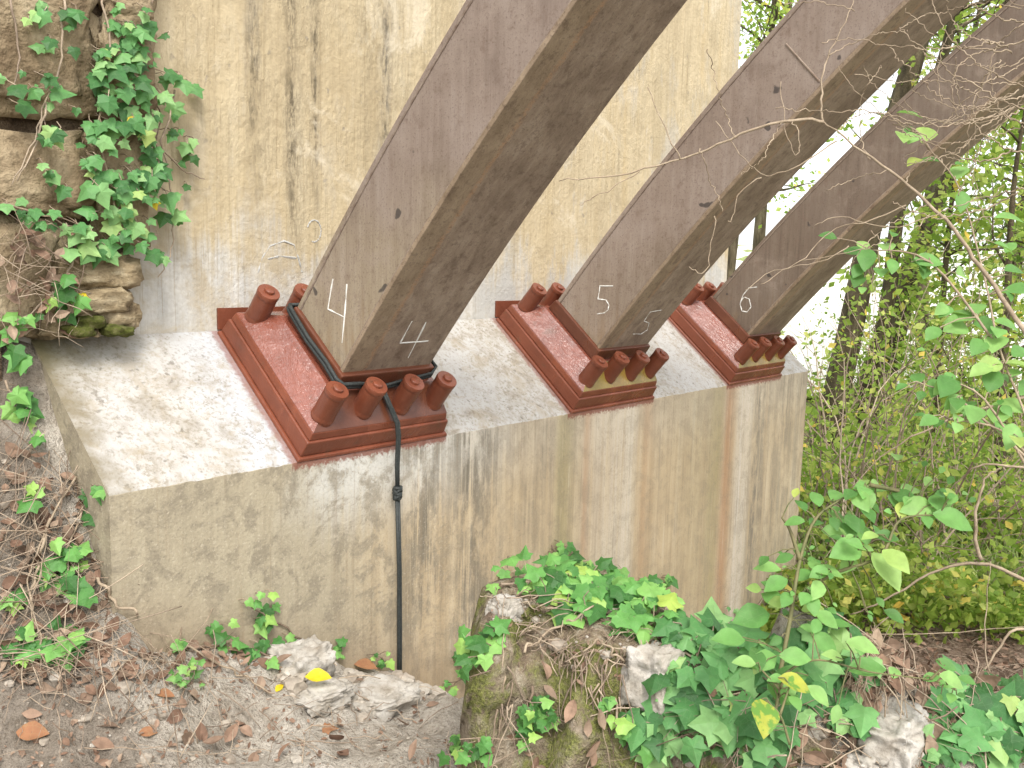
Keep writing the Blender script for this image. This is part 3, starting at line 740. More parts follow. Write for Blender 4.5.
def loose_rock(px, py, wpx, hpx, seed, label, mat='pale', group=None, name='stone'):
    h = hit(px, py + hpx * .3)
    if not h: return
    d = (h[0] - CAM).dot(CF); w = wpx * d / FPX / 2; hh = hpx * d / FPX / 2
    mb = MB(); c = h[0] + Vector((0, 0, hh * .02)) ; rock(mb, c, (w, w * .8, hh), seed, .62, .34, 5)
    tag(mb.build(name, M[mat], smooth=True), label, 'stone', group)
loose_rock(300, 655, 62, 52, 31, 'largest pale crumbly lump of rubble at the foot of the block left of the cord')
loose_rock(350, 647, 36, 22, 32, 'small pale rubble stone just right of the large pale lump, by the cord')
loose_rock(322, 690, 60, 22, 36, 'flat grey brown stone in the trodden earth below the pale lump')
loose_rock(380, 692, 70, 26, 37, 'low tan stone slab at the end of the hanging cord')
loose_rock(655, 658, 60, 66, 33, 'pinkish pale mortar lump on the right shoulder of the mossy boulder')
loose_rock(892, 722, 76, 56, 34, 'rough grey white stone among the ivy at bottom right')
loose_rock(862, 757, 40, 30, 35, 'small grey white stone at the bottom edge below the rough grey white stone')
loose_rock(505, 602, 34, 24, 38, 'whitish chip of mortar on the left top edge of the mossy boulder')

# ------------------------------------------------------------------ leaves
IVY = [(0, 0), (.20, -.10), (.48, -.02), (.43, .20), (.60, .42), (.33, .50), (0, 1.0), (-.33, .50), (-.60, .42), (-.43, .20), (-.48, -.02), (-.20, -.10)]
def frame(nrm, axis):
    n = nrm.normalized(); a = axis - n * axis.dot(n)
    if a.length < 1e-4: a = n.orthogonal()
    a.normalize(); return a.cross(n), a, n
def ivy_leaf(mb, p, nrm, axis, s):
    X, Y, Z = frame(nrm, axis); j = [uni(.88, 1.12) for _ in IVY]
    vs = [p + X * (a * s * q * .9) + Y * (b * s * q) + Z * (-.22 * abs(a) * s - .10 * s * b * b + .03 * s * uni(-1, 1)) for (a, b), q in zip(IVY, j)]
    vs.append(p + Y * .3 * s + Z * .05 * s)
    mb.add(vs, [[i, (i + 1) % 12, 12] for i in range(12)])
def oval_leaf(mb, p, nrm, axis, s, wr=.62, curl=.12):
    X, Y, Z = frame(nrm, axis); w = s * wr / 2; vs = []; N = 7
    prof_ = [0.05, .62, .93, 1.0, .84, .50, .03]
    for i in range(N):
        t = i / (N - 1); z = -curl * s * (t - .3) ** 2 * 2
        c = p + Y * (t * s) + Z * z
        wv = w * prof_[i] * uni(.94, 1.06)
        vs += [c - X * wv + Z * wv * .32, c, c + X * wv + Z * wv * .32]
    fs = []
    for i in range(N - 1):
        a = i * 3; fs += [[a, a + 1, a + 4, a + 3], [a + 1, a + 2, a + 5, a + 4]]
    mb.add(vs, fs)
UP = Vector((0, 0, 1))
def rvec(s=1): return Vector((uni(-s, s), uni(-s, s), uni(-s, s)))

def ivy_plant(label, blobs, strands, mat, depth_fn, size=(.045, .085), name='ivy', dens=1.0, group='ivy plants'):
    """blobs: (px, py, rx, ry, count); strands: px polylines for stems; depth_fn(px,py)->(point, normal)"""
    fo = MB(); st = MB()
    root_p = None
    for (cx, cy, rx, ry, n) in blobs:
        for _ in range(int(n * dens)):
            a = uni(0, 6.283); r = math.sqrt(rnd()); q = depth_fn(cx + math.cos(a) * rx * r, cy + math.sin(a) * ry * r)
            if not q: continue
            p, nr = q; p = p + nr * uni(.008, .05)
            if root_p is None: root_p = p.copy()
            n_ = (nr * .55 + UP * .35 - CF * .5 + rvec(.42)).normalized()
            ax = (Vector((0, 0, -1)) + rvec(.8) if abs(nr.z) < .6 else rvec(1) + Vector((0, 0, .1)) - FH * .3)
            s = uni(*size) * (1.0 if rnd() < .8 else .65)
            ivy_leaf(fo, p, n_, ax, s)
            st.tube([p, p - nr * .02 - ax.normalized() * s * .35 + rvec(.008), p - nr * .05 - ax.normalized() * s * .6], .0012, 4, False)
    for sp in strands:
        pts = []
        for a, b in zip(sp, sp[1:]):
            for t in range(5):
                q = depth_fn(a[0] + (b[0] - a[0]) * t / 5 + uni(-2, 2), a[1] + (b[1] - a[1]) * t / 5 + uni(-2, 2))
                if q: pts.append(q[0] + q[1] * uni(.006, .018))
        if len(pts) > 2: st.tube(pts, [.0032 - .0018 * i / len(pts) for i in range(len(pts))], 5)
    if root_p is None: return
    r = empty(name, root_p, label, 'ivy', group)
    build_world(fo, 'leaves', M[mat], r, smooth=False)
    if st.v: build_world(st, 'stems', M['twig'], r, smooth=True)
    return r
def on_wall(px, py):
    y = .27 if px < 150 else .385
    y = .385 - .10 * sstep(190, 130, px); p = on_plane(1, px, py, y); return p, Vector((-.1, -1, .05)).normalized()
def on_ground(px, py):
    h = hit(px, py); kb = BV_K.ray_cast(CAM, ray(px, py).normalized())
    if h and kb[0] is not None and kb[3] < h[2]: h = (kb[0], Vector((0, -1, 0)), kb[3])
    return (h[0], (h[1] + UP * .6).normalized()) if h else None
ivy_plant('dense ivy curtain hanging where stone wall meets concrete, the largest ivy at left',
          [(125, 30, 30, 26, 26), (112, 70, 30, 30, 34), (140, 60, 28, 40, 26), (172, 92, 26, 20, 14), (130, 115, 45, 30, 46), (118, 150, 42, 32, 50), (165, 135, 30, 34, 24), (150, 185, 36, 22, 24), (120, 195, 42, 30, 40), (112, 232, 40, 24, 30), (135, 240, 22, 14, 10), (165, 215, 16, 14, 7), (160, 255, 10, 16, 5), (75, 235, 26, 16, 10), (90, 100, 20, 50, 12)],
          [[(152, 0), (135, 40), (128, 80), (160, 110), (150, 160), (130, 200)], [(100, -10), (110, 60), (95, 130), (112, 200), (120, 250)], [(175, 90), (160, 140), (172, 200), (170, 250), (155, 285)], [(120, 110), (180, 170), (208, 182)]], 'ivyd', on_wall, (.022, .058), dens=.62)
ivy_plant('thin ivy strand trailing over the two big boulders at upper left',
          [(22, 12, 22, 14, 8), (45, 8, 30, 14, 8), (70, 32, 14, 8, 3), (44, 48, 16, 10, 5), (48, 78, 18, 18, 9), (12, 90, 16, 24, 8), (44, 105, 10, 6, 3), (80, 50, 14, 10, 3)],
          [[(62, -5), (60, 60), (42, 110), (30, 150), (4, 195)], [(10, 0), (20, 60), (8, 100)]], 'ivyd', on_wall, (.024, .052), dens=.6)
ivy_plant('sparse ivy strand across the middle boulder, left of the ivy curtain',
          [(34, 140, 20, 22, 8), (48, 165, 18, 14, 8), (14, 208, 22, 10, 8), (40, 215, 22, 12, 9), (60, 130, 8, 8, 2), (66, 185, 8, 6, 2)],
          [[(46, 105), (34, 150), (10, 190)], [(0, 205), (40, 215), (80, 230)]], 'ivyd', on_wall, (.024, .05), dens=.6)
ivy_plant('few ivy leaves on the earth at the foot of the stone wall, far left',
          [(60, 300, 16, 18, 5), (22, 320, 18, 12, 7), (8, 350, 12, 20, 5), (58, 285, 8, 8, 3), (10, 400, 14, 14, 5), (18, 420, 14, 16, 5)],
          [[(70, 262), (60, 290), (20, 320), (5, 360)], [(2, 380), (16, 420)]], 'ivy', lambda px, py: (on_plane(1, px, py, .28), Vector((0, -1, .3)).normalized()), (.03, .055))
ivy_plant('ivy sprig on the leaf strewn bank left of the concrete block',
          [(62, 575, 24, 22, 16), (85, 600, 14, 10, 5), (60, 565, 12, 18, 6), (25, 505, 14, 8, 4), (95, 495, 10, 6, 3), (80, 512, 12, 8, 4), (30, 450, 12, 8, 3)],
          [[(80, 510), (65, 560), (55, 600)], [(20, 500), (60, 570)]], 'ivy', on_ground, (.03, .055))
ivy_plant('ivy leaves low on the bank at the left edge, below the bank sprig',
          [(40, 655, 30, 14, 14), (10, 650, 14, 14, 6), (60, 645, 16, 12, 6), (12, 600, 10, 8, 3), (70, 650, 14, 8, 4)],
          [[(5, 640), (40, 655), (75, 645)]], 'ivy', on_ground, (.03, .05))
ivy_plant('ivy sprig against the block above the large pale rubble lump',
          [(262, 610, 12, 16, 7), (248, 605, 10, 10, 3), (225, 650, 14, 8, 5), (256, 655, 20, 14, 10), (280, 645, 14, 12, 4), (215, 625, 10, 6, 3), (175, 655, 8, 6, 2)],
          [[(300, 640), (262, 615), (236, 600)], [(280, 660), (225, 648), (170, 655)]], 'ivy', on_ground, (.028, .05))
ivy_plant('small bright green sprig growing from the trodden earth', [(186, 686, 16, 14, 16)], [[(180, 700), (188, 684)]], 'broad', on_ground, (.018, .03), 'seedling', group=None)
ivy_plant('tiny ivy tuft right of the small pale stone by the cord', [(378, 660, 12, 8, 6), (340, 650, 10, 8, 5)], [[(385, 665), (372, 655)]], 'ivy', on_ground, (.02, .035))
ivy_plant('thick mat of ivy on top of the mossy boulder',
          [(560, 568, 20, 22, 16), (590, 585, 40, 24, 42), (625, 598, 36, 22, 40), (650, 615, 26, 22, 26), (545, 590, 26, 16, 18), (510, 575, 16, 10, 6), (580, 610, 26, 14, 16), (625, 632, 18, 14, 10), (552, 552, 10, 8, 5), (655, 590, 18, 14, 12), (495, 585, 8, 6, 2)],
          [[(500, 590), (560, 585), (620, 600), (670, 620)], [(552, 548), (560, 575)]], 'ivy', on_ground, (.032, .062))
ivy_plant('ivy and fern sprig on the left shoulder of the mossy boulder',
          [(472, 660, 18, 18, 18), (490, 645, 12, 10, 8), (448, 690, 10, 8, 4), (468, 676, 12, 10, 7)], [[(500, 640), (470, 665), (448, 690)]], 'ivy', on_ground, (.025, .05))
ivy_plant('ivy sprig halfway down the front of the mossy boulder',
          [(530, 715, 12, 22, 14), (545, 725, 12, 10, 7), (520, 740, 12, 10, 7), (560, 728, 8, 8, 3)], [[(530, 690), (528, 720), (518, 745)]], 'ivy', on_ground, (.02, .038))
ivy_plant('ivy sprig at the bottom of the mossy boulder, left side', [(455, 755, 14, 10, 10), (482, 755, 12, 16, 10)], [[(455, 765), (480, 745)]], 'ivy', on_ground, (.02, .035))
ivy_plant('ivy strand on the right part of the mossy boulder front', [(620, 735, 14, 18, 10), (612, 710, 8, 8, 3), (640, 740, 8, 12, 5)], [[(615, 700), (620, 750)]], 'ivy', on_ground, (.022, .04))
ivy_plant('broad carpet of ivy spilling down the slope right of the mossy boulder',
          [(690, 680, 30, 34, 40), (740, 660, 40, 30, 46), (700, 730, 50, 28, 52), (650, 725, 26, 24, 22), (780, 690, 40, 36, 46), (760, 740, 40, 24, 34), (830, 670, 36, 22, 26), (690, 640, 24, 18, 14), (820, 640, 30, 20, 14), (730, 620, 20, 12, 10), (840, 720, 20, 24, 14), (800, 610, 26, 14, 8)],
          [[(660, 640), (720, 680), (800, 700), (850, 680)], [(680, 760), (740, 730), (800, 740)], [(760, 600), (720, 650), (690, 700)]], 'ivyd', on_ground, (.030, .076), dens=.85)
ivy_plant('dark ivy at the bottom right corner past the grey white stone',
          [(980, 720, 40, 26, 40), (1010, 740, 24, 26, 26), (950, 750, 40, 16, 24), (1010, 700, 20, 16, 10), (945, 690, 26, 12, 10), (920, 700, 14, 8, 3)],
          [[(1020, 690), (970, 720), (930, 750)]], 'ivyd', on_ground, (.03, .076), dens=.8)

# ------------------------------------------------------------------ leafy plants given by stems and leaf spots
def smooth_path(pts, k=5):
    out = []
    n = len(pts)
    for i in range(n - 1):
        p0, p1, p2, p3 = pts[max(i - 1, 0)], pts[i], pts[i + 1], pts[min(i + 2, n - 1)]
        for j in range(k):
            t = j / k
            out.append(.5 * ((2 * p1) + (p2 - p0) * t + (2 * p0 - 5 * p1 + 4 * p2 - p3) * t * t + (3 * p1 - p0 - 3 * p2 + p3) * t ** 3))
    out.append(pts[-1]); return out
def shrub(name, label, cat, stems, leaves, mat, smat, depth=1.7, r0=.004, wr=.62, extra=None, group=None, jit=.06, more=0):
    st = MB(); leaves = list(leaves)
    for _ in range(more):
        b = random.choice(leaves[:]); leaves.append((b[0] + random.gauss(0, 16), b[1] + random.gauss(0, 16), b[2] * uni(.55, .95)))
    fo = MB(); allp = []
    for s in stems:
        pts = smooth_path([at(q[0], q[1], q[2] if len(q) > 2 else depth) for q in s]); n = len(pts)
        st.tube(pts, [r0 * (1 - .7 * i / n) for i in range(n)], 6); allp += pts
    for lf in leaves:
        px, py, lp = lf[:3]; lp *= .98
        d0 = min(allp, key=lambda p: (p - at(px, py, (p - CAM).dot(CF))).length) if allp else at(px, py, depth)
        d = (d0 - CAM).dot(CF) + uni(-jit, jit)
        c = at(px, py, d); s = lp * d / FPX
        ax = c - d0
        if len(lf) > 3: ang = math.radians(lf[3]); ax = CR * math.cos(ang) - CU * math.sin(ang)
        elif ax.length < s * .3: ax = CR * uni(-1, 1) + CU * uni(-1, .4)
        ax = ax.normalized() + rvec(.15); ax.z -= .12
        nr = (-CF * .55 + UP * .75 + rvec(.35)).normalized()
        base = c - ax.normalized() * s * .5
        oval_leaf(fo, base, nr, ax, s, wr * uni(.9, 1.1))
        st.tube([d0, (d0 + base) / 2 + Vector((0, 0, .006)), base], [.0014, .0011, .0009], 5, False)
    root = empty(name, (stems and at(stems[0][0][0], stems[0][0][1], stems[0][0][2] if len(stems[0][0]) > 2 else depth)) or allp[0], label, cat, group)
    build_world(st, 'stems', M[smat], root, smooth=True)
    if fo.v: build_world(fo, 'leaves', M[mat], root, smooth=True)
    if extra: extra(root)
    return root
def C7(l): return [(740 + x / 2.02, 120 + y / 2.02, s) for x, y, s in l]
def C6(l): return [(600 + q[0] / 2.415, 480 + q[1] / 2.415) + tuple(q[2:]) for q in l]
# shrub with rounded leaves, right edge
lv = C7([(320, 10, 26), (330, 35, 26), (365, 55, 30), (385, 110, 34), (440, 125, 26), (455, 150, 26), (545, 200, 30), (260, 250, 30), (295, 275, 26), (245, 285, 22), (235, 330, 24), (375, 295, 32), (280, 320, 22), (465, 375, 34), (565, 355, 34), (515, 340, 24), (430, 430, 34), (520, 430, 36), (515, 460, 36), (510, 490, 30), (390, 430, 24), (430, 520, 36), (400, 530, 30), (500, 540, 34), (525, 540, 34), (440, 560, 26), (520, 615, 36), (550, 600, 34), (515, 650, 28), (430, 575, 26), (480, 575, 30), (540, 520, 32), (560, 560, 30), (570, 470, 34), (480, 460, 28), (410, 390, 24), (560, 300, 30), (540, 250, 26), (360, 530, 22), (455, 600, 26), (440, 400, 30), (475, 410, 28), (545, 395, 30), (490, 500, 30), (565, 640, 32), (420, 545, 28), (345, 300, 22), (310, 290, 20), (385, 280, 24)])
shrub('leafy_shrub', 'leafy shrub with rounded bright green leaves reaching in from the right edge', 'shrub',
      [[(1090, 720, 1.55), (1060, 560, 1.6), (1030, 430, 1.7), (1000, 350, 1.75), (985, 280, 1.8), (960, 190, 1.85), (930, 150, 1.85), (905, 122, 1.85)], [(1045, 500, 1.65), (985, 400, 1.7), (940, 380, 1.75)], [(1000, 350, 1.75), (930, 262, 1.8), (870, 250, 1.85)], [(1040, 470, 1.66), (960, 400, 1.7), (925, 385, 1.7)], [(1050, 480, 1.62), (1000, 430, 1.66), (950, 420, 1.66)], [(930, 150, 1.85), (915, 130, 1.85), (893, 124, 1.85)]],
      lv, 'broad', 'branch', 1.7, .0030, .66, more=45)
lv2 = C6([(590, 180, 38, 165), (665, 225, 46, 75), (700, 205, 36, 60), (720, 15, 30), (760, 70, 36, 170), (845, 105, 42, 20), (830, 55, 28), (690, 60, 26), (600, 215, 26, 130), (690, 140, 26), (610, 100, 24), (545, 210, 22), (470, 97, 22, 180), (405, 210, 28, 190), (425, 255, 28, 150), (485, 245, 24), (530, 250, 32, 50), (510, 280, 20), (545, 340, 28, 40), (490, 325, 26), (430, 310, 30), (365, 335, 40, 170), (455, 280, 22), (520, 110, 26), (560, 60, 26), (640, 90, 24), (620, 30, 28), (585, 130, 24), (640, 20, 26), (560, 100, 24), (545, 130, 22), (655, 130, 22), (520, 60, 22), (810, 25, 24), (790, 100, 18), (480, 190, 22), (445, 190, 20), (670, 295, 12)])
shrub('sapling', 'young sapling with broad pale green leaves standing behind the ivy slope, right of the block', 'sapling',
      [[(775, 700, 1.62), (790, 620, 1.66), (800, 560, 1.7), (815, 520, 1.74), (840, 500, 1.76), (870, 485, 1.78)], [(795, 600, 1.68), (830, 575, 1.7), (880, 556, 1.7), (900, 520, 1.72), (940, 515, 1.72)], [(800, 560, 1.7), (790, 530, 1.72), (782, 518, 1.72)], [(870, 485, 1.78), (910, 495, 1.78), (945, 518, 1.76)]],
      lv2, 'broad', 'stem', 1.7, .0045, .64, more=85)
lv3 = C6([(390, 440, 34, 170), (470, 430, 34, 10), (455, 480, 40, 170), (410, 520, 26, 80), (515, 525, 28, 60), (450, 545, 20), (830, 450, 22), (800, 480, 18), (850, 485, 30, 20), (640, 465, 40, 10), (880, 490, 18, 40), (850, 520, 16), (540, 395, 34, 30), (630, 410, 34, 20), (560, 430, 24), (700, 490, 22)])
shrub('leafy_seedling', 'low seedling with large oval leaves rising out of the ivy carpet at lower right', 'seedling',
      [[(772, 730, 1.5), (780, 690, 1.52), (790, 670, 1.55), (820, 660, 1.58), (870, 672, 1.6), (930, 680, 1.62), (955, 690, 1.62)], [(780, 690, 1.52), (760, 668, 1.54)], [(930, 680, 1.62), (945, 665, 1.62)]], lv3, 'broad', 'stem', 1.55, .003, .6, more=12)
shrub('yellowing_seedling', 'single stem with big yellow and green blotched leaves in the ivy, bottom right of centre', 'seedling',
      [[(790, 745, 1.45), (780, 715, 1.46), (765, 700, 1.46)], [(780, 715, 1.46), (790, 685, 1.48)]], [(756, 720, 44, 110), (795, 684, 36, 10)], 'yleaf', 'stem', 1.46, .0025, .66, jit=.01)
# bare branch sweeping across the ribs
def bare(label, paths, r, mat='branch', name='bare_branch', group='bare twigs', cat='branch'):
    mb = MB()
    for i, (pts, rr) in enumerate(paths):
        pp = smooth_path([at(*q) for q in pts]); n = len(pp)
        pp = [p + rvec(.0025) for p in pp]
        mb.tube(pp, [max(.0008, rr * (1 - .75 * j / n)) for j in range(n)], 6)
    return tag(mb.build(name, M[mat], smooth=True), label, cat, group)
def wig(x, y, d, n, step, ang, curl):
    out = [(x, y, d)]
    for i in range(n):
        x += math.cos(ang) * step; y += math.sin(ang) * step; ang += curl + uni(-.25, .25); d += uni(-.02, .02); out.append((x, y, d))
    return out
tws = []
for (x, y, a_) in ((870, 158, -2.2), (905, 184, -1.2), (780, 122, 1.9), (735, 137, -2.0), (840, 130, -.9), (700, 150, 1.2), (855, 10, -2.8), (830, 55, -.5), (930, 205, 2.8), (890, 170, 2.9)):
    tws.append((wig(x, y, 1.6, random.randint(5, 9), uni(9, 15), a_, uni(-.2, .2)), .0011))
bare('long bare twig sweeping from the right edge across ribs 6 and 5 to rib 4',
     [([(1070, 400, 1.5), (1023, 330, 1.52), (987, 278, 1.55), (953, 229, 1.55), (908, 185, 1.57), (864, 152, 1.58), (823, 121, 1.6)], .0048),
      ([(823, 121, 1.6), (786, 120, 1.6), (741, 135, 1.62), (682, 158, 1.64), (618, 175, 1.66), (559, 180, 1.68)], .003),
      ([(823, 121, 1.6), (821, 100, 1.6), (825, 64, 1.62), (842, 30, 1.63), (857, -8, 1.65)], .0022),
      ([(680, 158, 1.64), (665, 130, 1.64), (648, 88, 1.65)], .0014),
      ([(835, 140, 1.58), (800, 165, 1.58), (766, 175, 1.6), (745, 160, 1.62), (715, 122, 1.63)], .0014),
      ([(792, 120, 1.6), (800, 140, 1.6), (796, 155, 1.6), (786, 130, 1.61), (780, 80, 1.62)], .0012),
      ([(760, 178, 1.6), (738, 195, 1.61), (733, 220, 1.61), (728, 222, 1.61)], .0011),
      ([(716, 215, 1.62), (710, 250, 1.62), (706, 272, 1.62), (690, 268, 1.62)], .0011),
      ([(640, 172, 1.65), (600, 195, 1.66), (580, 205, 1.67)], .001)] + tws, .004)
br = []
for (x, y, a, c, n) in ((1040, 60, 2.9, -.12, 12), (1040, 110, 3.2, .1, 11), (1030, 20, 2.6, -.2, 10), (1040, 150, 3.0, .14, 12), (1030, 90, 2.5, .22, 10), (1040, 190, 3.3, -.1, 12), (1030, 40, 2.9, .18, 9), (1040, 130, 3.5, -.16, 9)):
    br.append((wig(x, y, uni(1.5, 1.9), n, uni(10, 16), a, c), .0016))
for _ in range(26):
    br.append((wig(uni(1000, 1040), uni(-20, 200), uni(1.5, 2.0), random.randint(8, 14), uni(9, 17), uni(2.3, 3.6), uni(-.2, .2)), uni(.0008, .0019)))
bare('tangle of thin curling dry tendrils over the upper end of rib 6', br, .0016, 'branch', 'dry_tendrils')
br = [([(905, 205, 1.8), (870, 220, 1.8), (830, 232, 1.82), (800, 262, 1.82), (770, 272, 1.84), (745, 290, 1.84)], .0016), ([(850, 245, 1.8), (820, 262, 1.8), (790, 268, 1.82), (760, 285, 1.82)], .0013), ([(930, 215, 1.8), (890, 228, 1.8), (840, 216, 1.8), (815, 226, 1.8)], .0013), ([(870, 232, 1.8), (880, 240, 1.8), (860, 250, 1.8), (800, 262, 1.82)], .0012)]
bare('wispy dry vine curling over the web of rib 6 near its chalk number', br, .0016, 'branch', 'dry_vine')
br = [([(1040, 590, 2.2), (990, 565, 2.25), (940, 570, 2.3), (885, 600, 2.35), (850, 615, 2.4)], .005), ([(1040, 470, 2.1), (985, 465, 2.1), (960, 480, 2.15), (940, 500, 2.2)], .003), ([(980, 560, 2.25), (975, 520, 2.25), (985, 480, 2.25), (1000, 468, 2.25)], .005), ([(1040, 630, 2.0), (1010, 632, 2.0), (985, 670, 2.0), (960, 680, 2.0)], .004), ([(995, 690, 1.9), (985, 640, 1.92), (990, 560, 1.95)], .002), ([(1030, 395, 2.6), (950, 420, 2.6), (890, 450, 2.65), (850, 490, 2.7)], .004), ([(780, 628, 2.2), (860, 634, 2.2), (960, 632, 2.2), (1030, 625, 2.2)], .002)]
bare('grey brown bramble stems arching over the gully at the right edge', br, .004, 'branch', 'bramble')

# ------------------------------------------------------------------ litter, twigs (uncountable) and picked out leaves
def poly_contains(poly, x, y):
    c = False; n = len(poly)
    for i in range(n):
        x1, y1 = poly[i]; x2, y2 = poly[(i + 1) % n]
        if (y1 > y) != (y2 > y) and x < (x2 - x1) * (y - y1) / (y2 - y1) + x1: c = not c
    return c
def scatter(poly, n, fn):
    xs_ = [p[0] for p in poly]; ys_ = [p[1] for p in poly]; k = 0
    while k < n:
        x = uni(min(xs_), max(xs_)); y = uni(min(ys_), max(ys_))
        if poly_contains(poly, x, y):
            k += 1; h = hit(x, y); kb = BV_K.ray_cast(CAM, ray(x, y).normalized())[3]
            if h and kb is not None and kb < h[2] + .02: continue
            if h: fn(h[0], h[1])
lit = MB(); tw = MB()
def put_leaf(p, n):
    oval_leaf(lit, p + n * uni(.004, .018), (n + rvec(.7)).normalized(), rvec(1), uni(.015, .05), uni(.4, .75), uni(-.5, .6))
def put_chip(p, n):
    oval_leaf(lit, p + n * uni(.002, .008), (n + rvec(.6)).normalized(), rvec(1), uni(.006, .02), uni(.3, .7), uni(-.3, .5))
def put_twig(p, n, lo=.05, hi=.22):
    a = rvec(1); a = a - n * a.dot(n) * .8; a.normalize(); ln = uni(lo, hi); q = p + n * uni(.003, .02); pts = []
    side = a.cross(n) * uni(-.3, .3)
    for i in range(6):
        t = i / 5 - .5; pts.append(q + a * ln * t + side * ln * (t * t) + n * uni(-.004, .01) + n * .04 * ln * (1 - 4 * t * t) * 2 + rvec(.003))
    r_ = uni(.0005, .0016); tw.tube(pts, [r_, r_, r_ * .9, r_ * .8, r_ * .7, r_ * .5], 5)
BANK = [(0, 440), (60, 470), (90, 520), (130, 620), (200, 670), (120, 690), (0, 690)]
FLOOR = [(0, 640), (130, 640), (300, 660), (420, 690), (470, 767), (0, 767)]
BTOP = [(490, 600), (560, 585), (680, 630), (700, 660), (640, 680), (560, 670), (520, 640), (490, 640)]
BFACE = [(470, 640), (660, 670), (640, 767), (480, 767)]
SLOPE = [(640, 690), (1023, 680), (1023, 767), (640, 767)]
GULLY = [(860, 600), (1023, 600), (1023, 700), (840, 690)]
scatter(BANK, 220, put_leaf); scatter(BANK, 190, lambda p, n: put_twig(p, n, .08, .36)); scatter(FLOOR, 60, put_leaf); scatter(FLOOR, 500, put_chip); scatter(FLOOR, 110, put_twig)
grv = MB()
def put_pebble(p, n):
    k = rnd(); sz = .003 + .016 * k ** 7
    rock(grv, p + n * sz * .2, (sz * uni(.7, 1.4), sz * uni(.7, 1.3), sz * uni(.5, .9)), random.randint(0, 99), .75, .35, 2)
def put_chunk(p, n):
    sz = .006 + .022 * rnd() ** 4
    rock(grv, p, (sz * uni(.8, 1.5), sz * uni(.8, 1.3), sz * uni(.5, .8)), random.randint(0, 99), .6, .4, 2)
scatter([(255, 640), (300, 630), (420, 665), (440, 700), (300, 712)], 240, lambda p, n: put_chunk(p, n)); scatter(FLOOR, 130, put_pebble); scatter(BANK, 50, put_pebble); scatter(SLOPE, 60, put_pebble); scatter(BTOP, 60, put_pebble)
tag(grv.build('gravel', M['grit']), kind='stuff', label='small pale clods and gravel on the trodden earth', cat='gravel')
scatter(BTOP, 110, put_chip); scatter(BTOP, 120, lambda p, n: put_twig(p, n, .03, .12)); scatter(BFACE, 20, put_leaf); scatter(BFACE, 16, put_twig); scatter(SLOPE, 200, put_leaf); scatter(SLOPE, 150, put_twig)
scatter(GULLY, 600, put_leaf); scatter(GULLY, 260, put_twig); scatter([(900, 480), (1023, 480), (1023, 600), (880, 600)], 200, put_twig)
scatter([(150, 640), (300, 640), (300, 670), (150, 670)], 60, put_leaf)
def put_root(p, n):
    pts = [p + n * .012]; d = Vector((0, 0, -1)) + rvec(.35)
    for i in range(7):
        q = pts[-1] + d.normalized() * uni(.015, .03) - FH * uni(0, .006) + rvec(.006); pts.append(q)
    tw.tube(pts, [.0018 - .0002 * i for i in range(8)], 5)
scatter([(540, 640), (650, 650), (640, 720), (590, 700)], 55, put_root); scatter([(480, 660), (530, 660), (520, 720), (480, 720)], 12, put_root)
# bank at the foot of the stone wall
for _ in range(90):
    px, py = uni(-10, 75), uni(225, 345); p = on_plane(1, px, py, .27)
    (put_leaf if rnd() < .5 else put_twig)(p, Vector((0, -.9, .4)))
tag(lit.build('leaf_litter', M['litter']), kind='stuff', label='brown dead leaves scattered over bank, path and gully', cat='leaf litter')
tag(tw.build('dry_twigs', M['twig'], smooth=True), kind='stuff', label='dry twigs and dead roots strewn over bank and boulder', cat='twigs')
def single_leaf(px, py, lp, mat, label, ivy=False, ang=0, lift=.012):
    h = hit(px, py)
    if not h: return
    d = (h[0] - CAM).dot(CF); s = lp * d / FPX; mb = MB(); a = CR * math.cos(ang) + CU * math.sin(ang)
    (ivy_leaf if ivy else oval_leaf)(mb, h[0] + h[1] * lift - a * s * .5, (h[1] + UP - CF * .8).normalized(), a, s)
    tag(mb.build('fallen_leaf', M[mat], smooth=not ivy), label, 'leaf', 'fallen leaves picked out on the ground')
single_leaf(318, 698, 26, 'yellow', 'bright yellow fallen leaf on the earth below the pale lump', False, .1, .075)
single_leaf(277, 690, 12, 'yellow', 'small yellow fallen leaf left of the bright yellow leaf', False, 1.2)
single_leaf(330, 731, 14, 'orange', 'small orange fallen leaf on the path below the bright yellow leaf', True)
single_leaf(34, 734, 32, 'orange', 'reddish curled fallen leaf lying on the path at bottom left', False, .0)
single_leaf(148, 734, 18, 'orange', 'small reddish leaf on the path right of the curled one', False, .1)
single_leaf(270, 632, 18, 'orange', 'orange brown leaf beside the block above the pale lump', False, .7)
single_leaf(362, 672, 24, 'orange', 'flat tan leaf at the block foot by the hanging cord', False, .1, .03)
single_leaf(162, 696, 20, 'orange', 'pale brown curled leaf left of the bright green sprig', False, .2)
single_leaf(76, 268, 12, 'yellow', 'yellow leaf beside the ivy on the stone wall', True) if False else None
def wall_leaf(px, py, lp, label):
    p, n = on_wall(px, py); mb = MB(); d = (p - CAM).dot(CF); ivy_leaf(mb, p + n * .03, (n + UP * .3 + rvec(.2)).normalized(), Vector((.2, 0, -1)), lp * d / FPX)
    tag(mb.build('yellow_ivy_leaf', M['yellow']), label, 'leaf', 'yellow leaves in the ivy curtain')
wall_leaf(128, 116, 14, 'upper yellow leaf in the middle of the ivy curtain'); wall_leaf(149, 200, 12, 'middle yellow leaf low in the ivy curtain'); wall_leaf(77, 294, 14, 'lowest yellow leaf, by the flat stones')
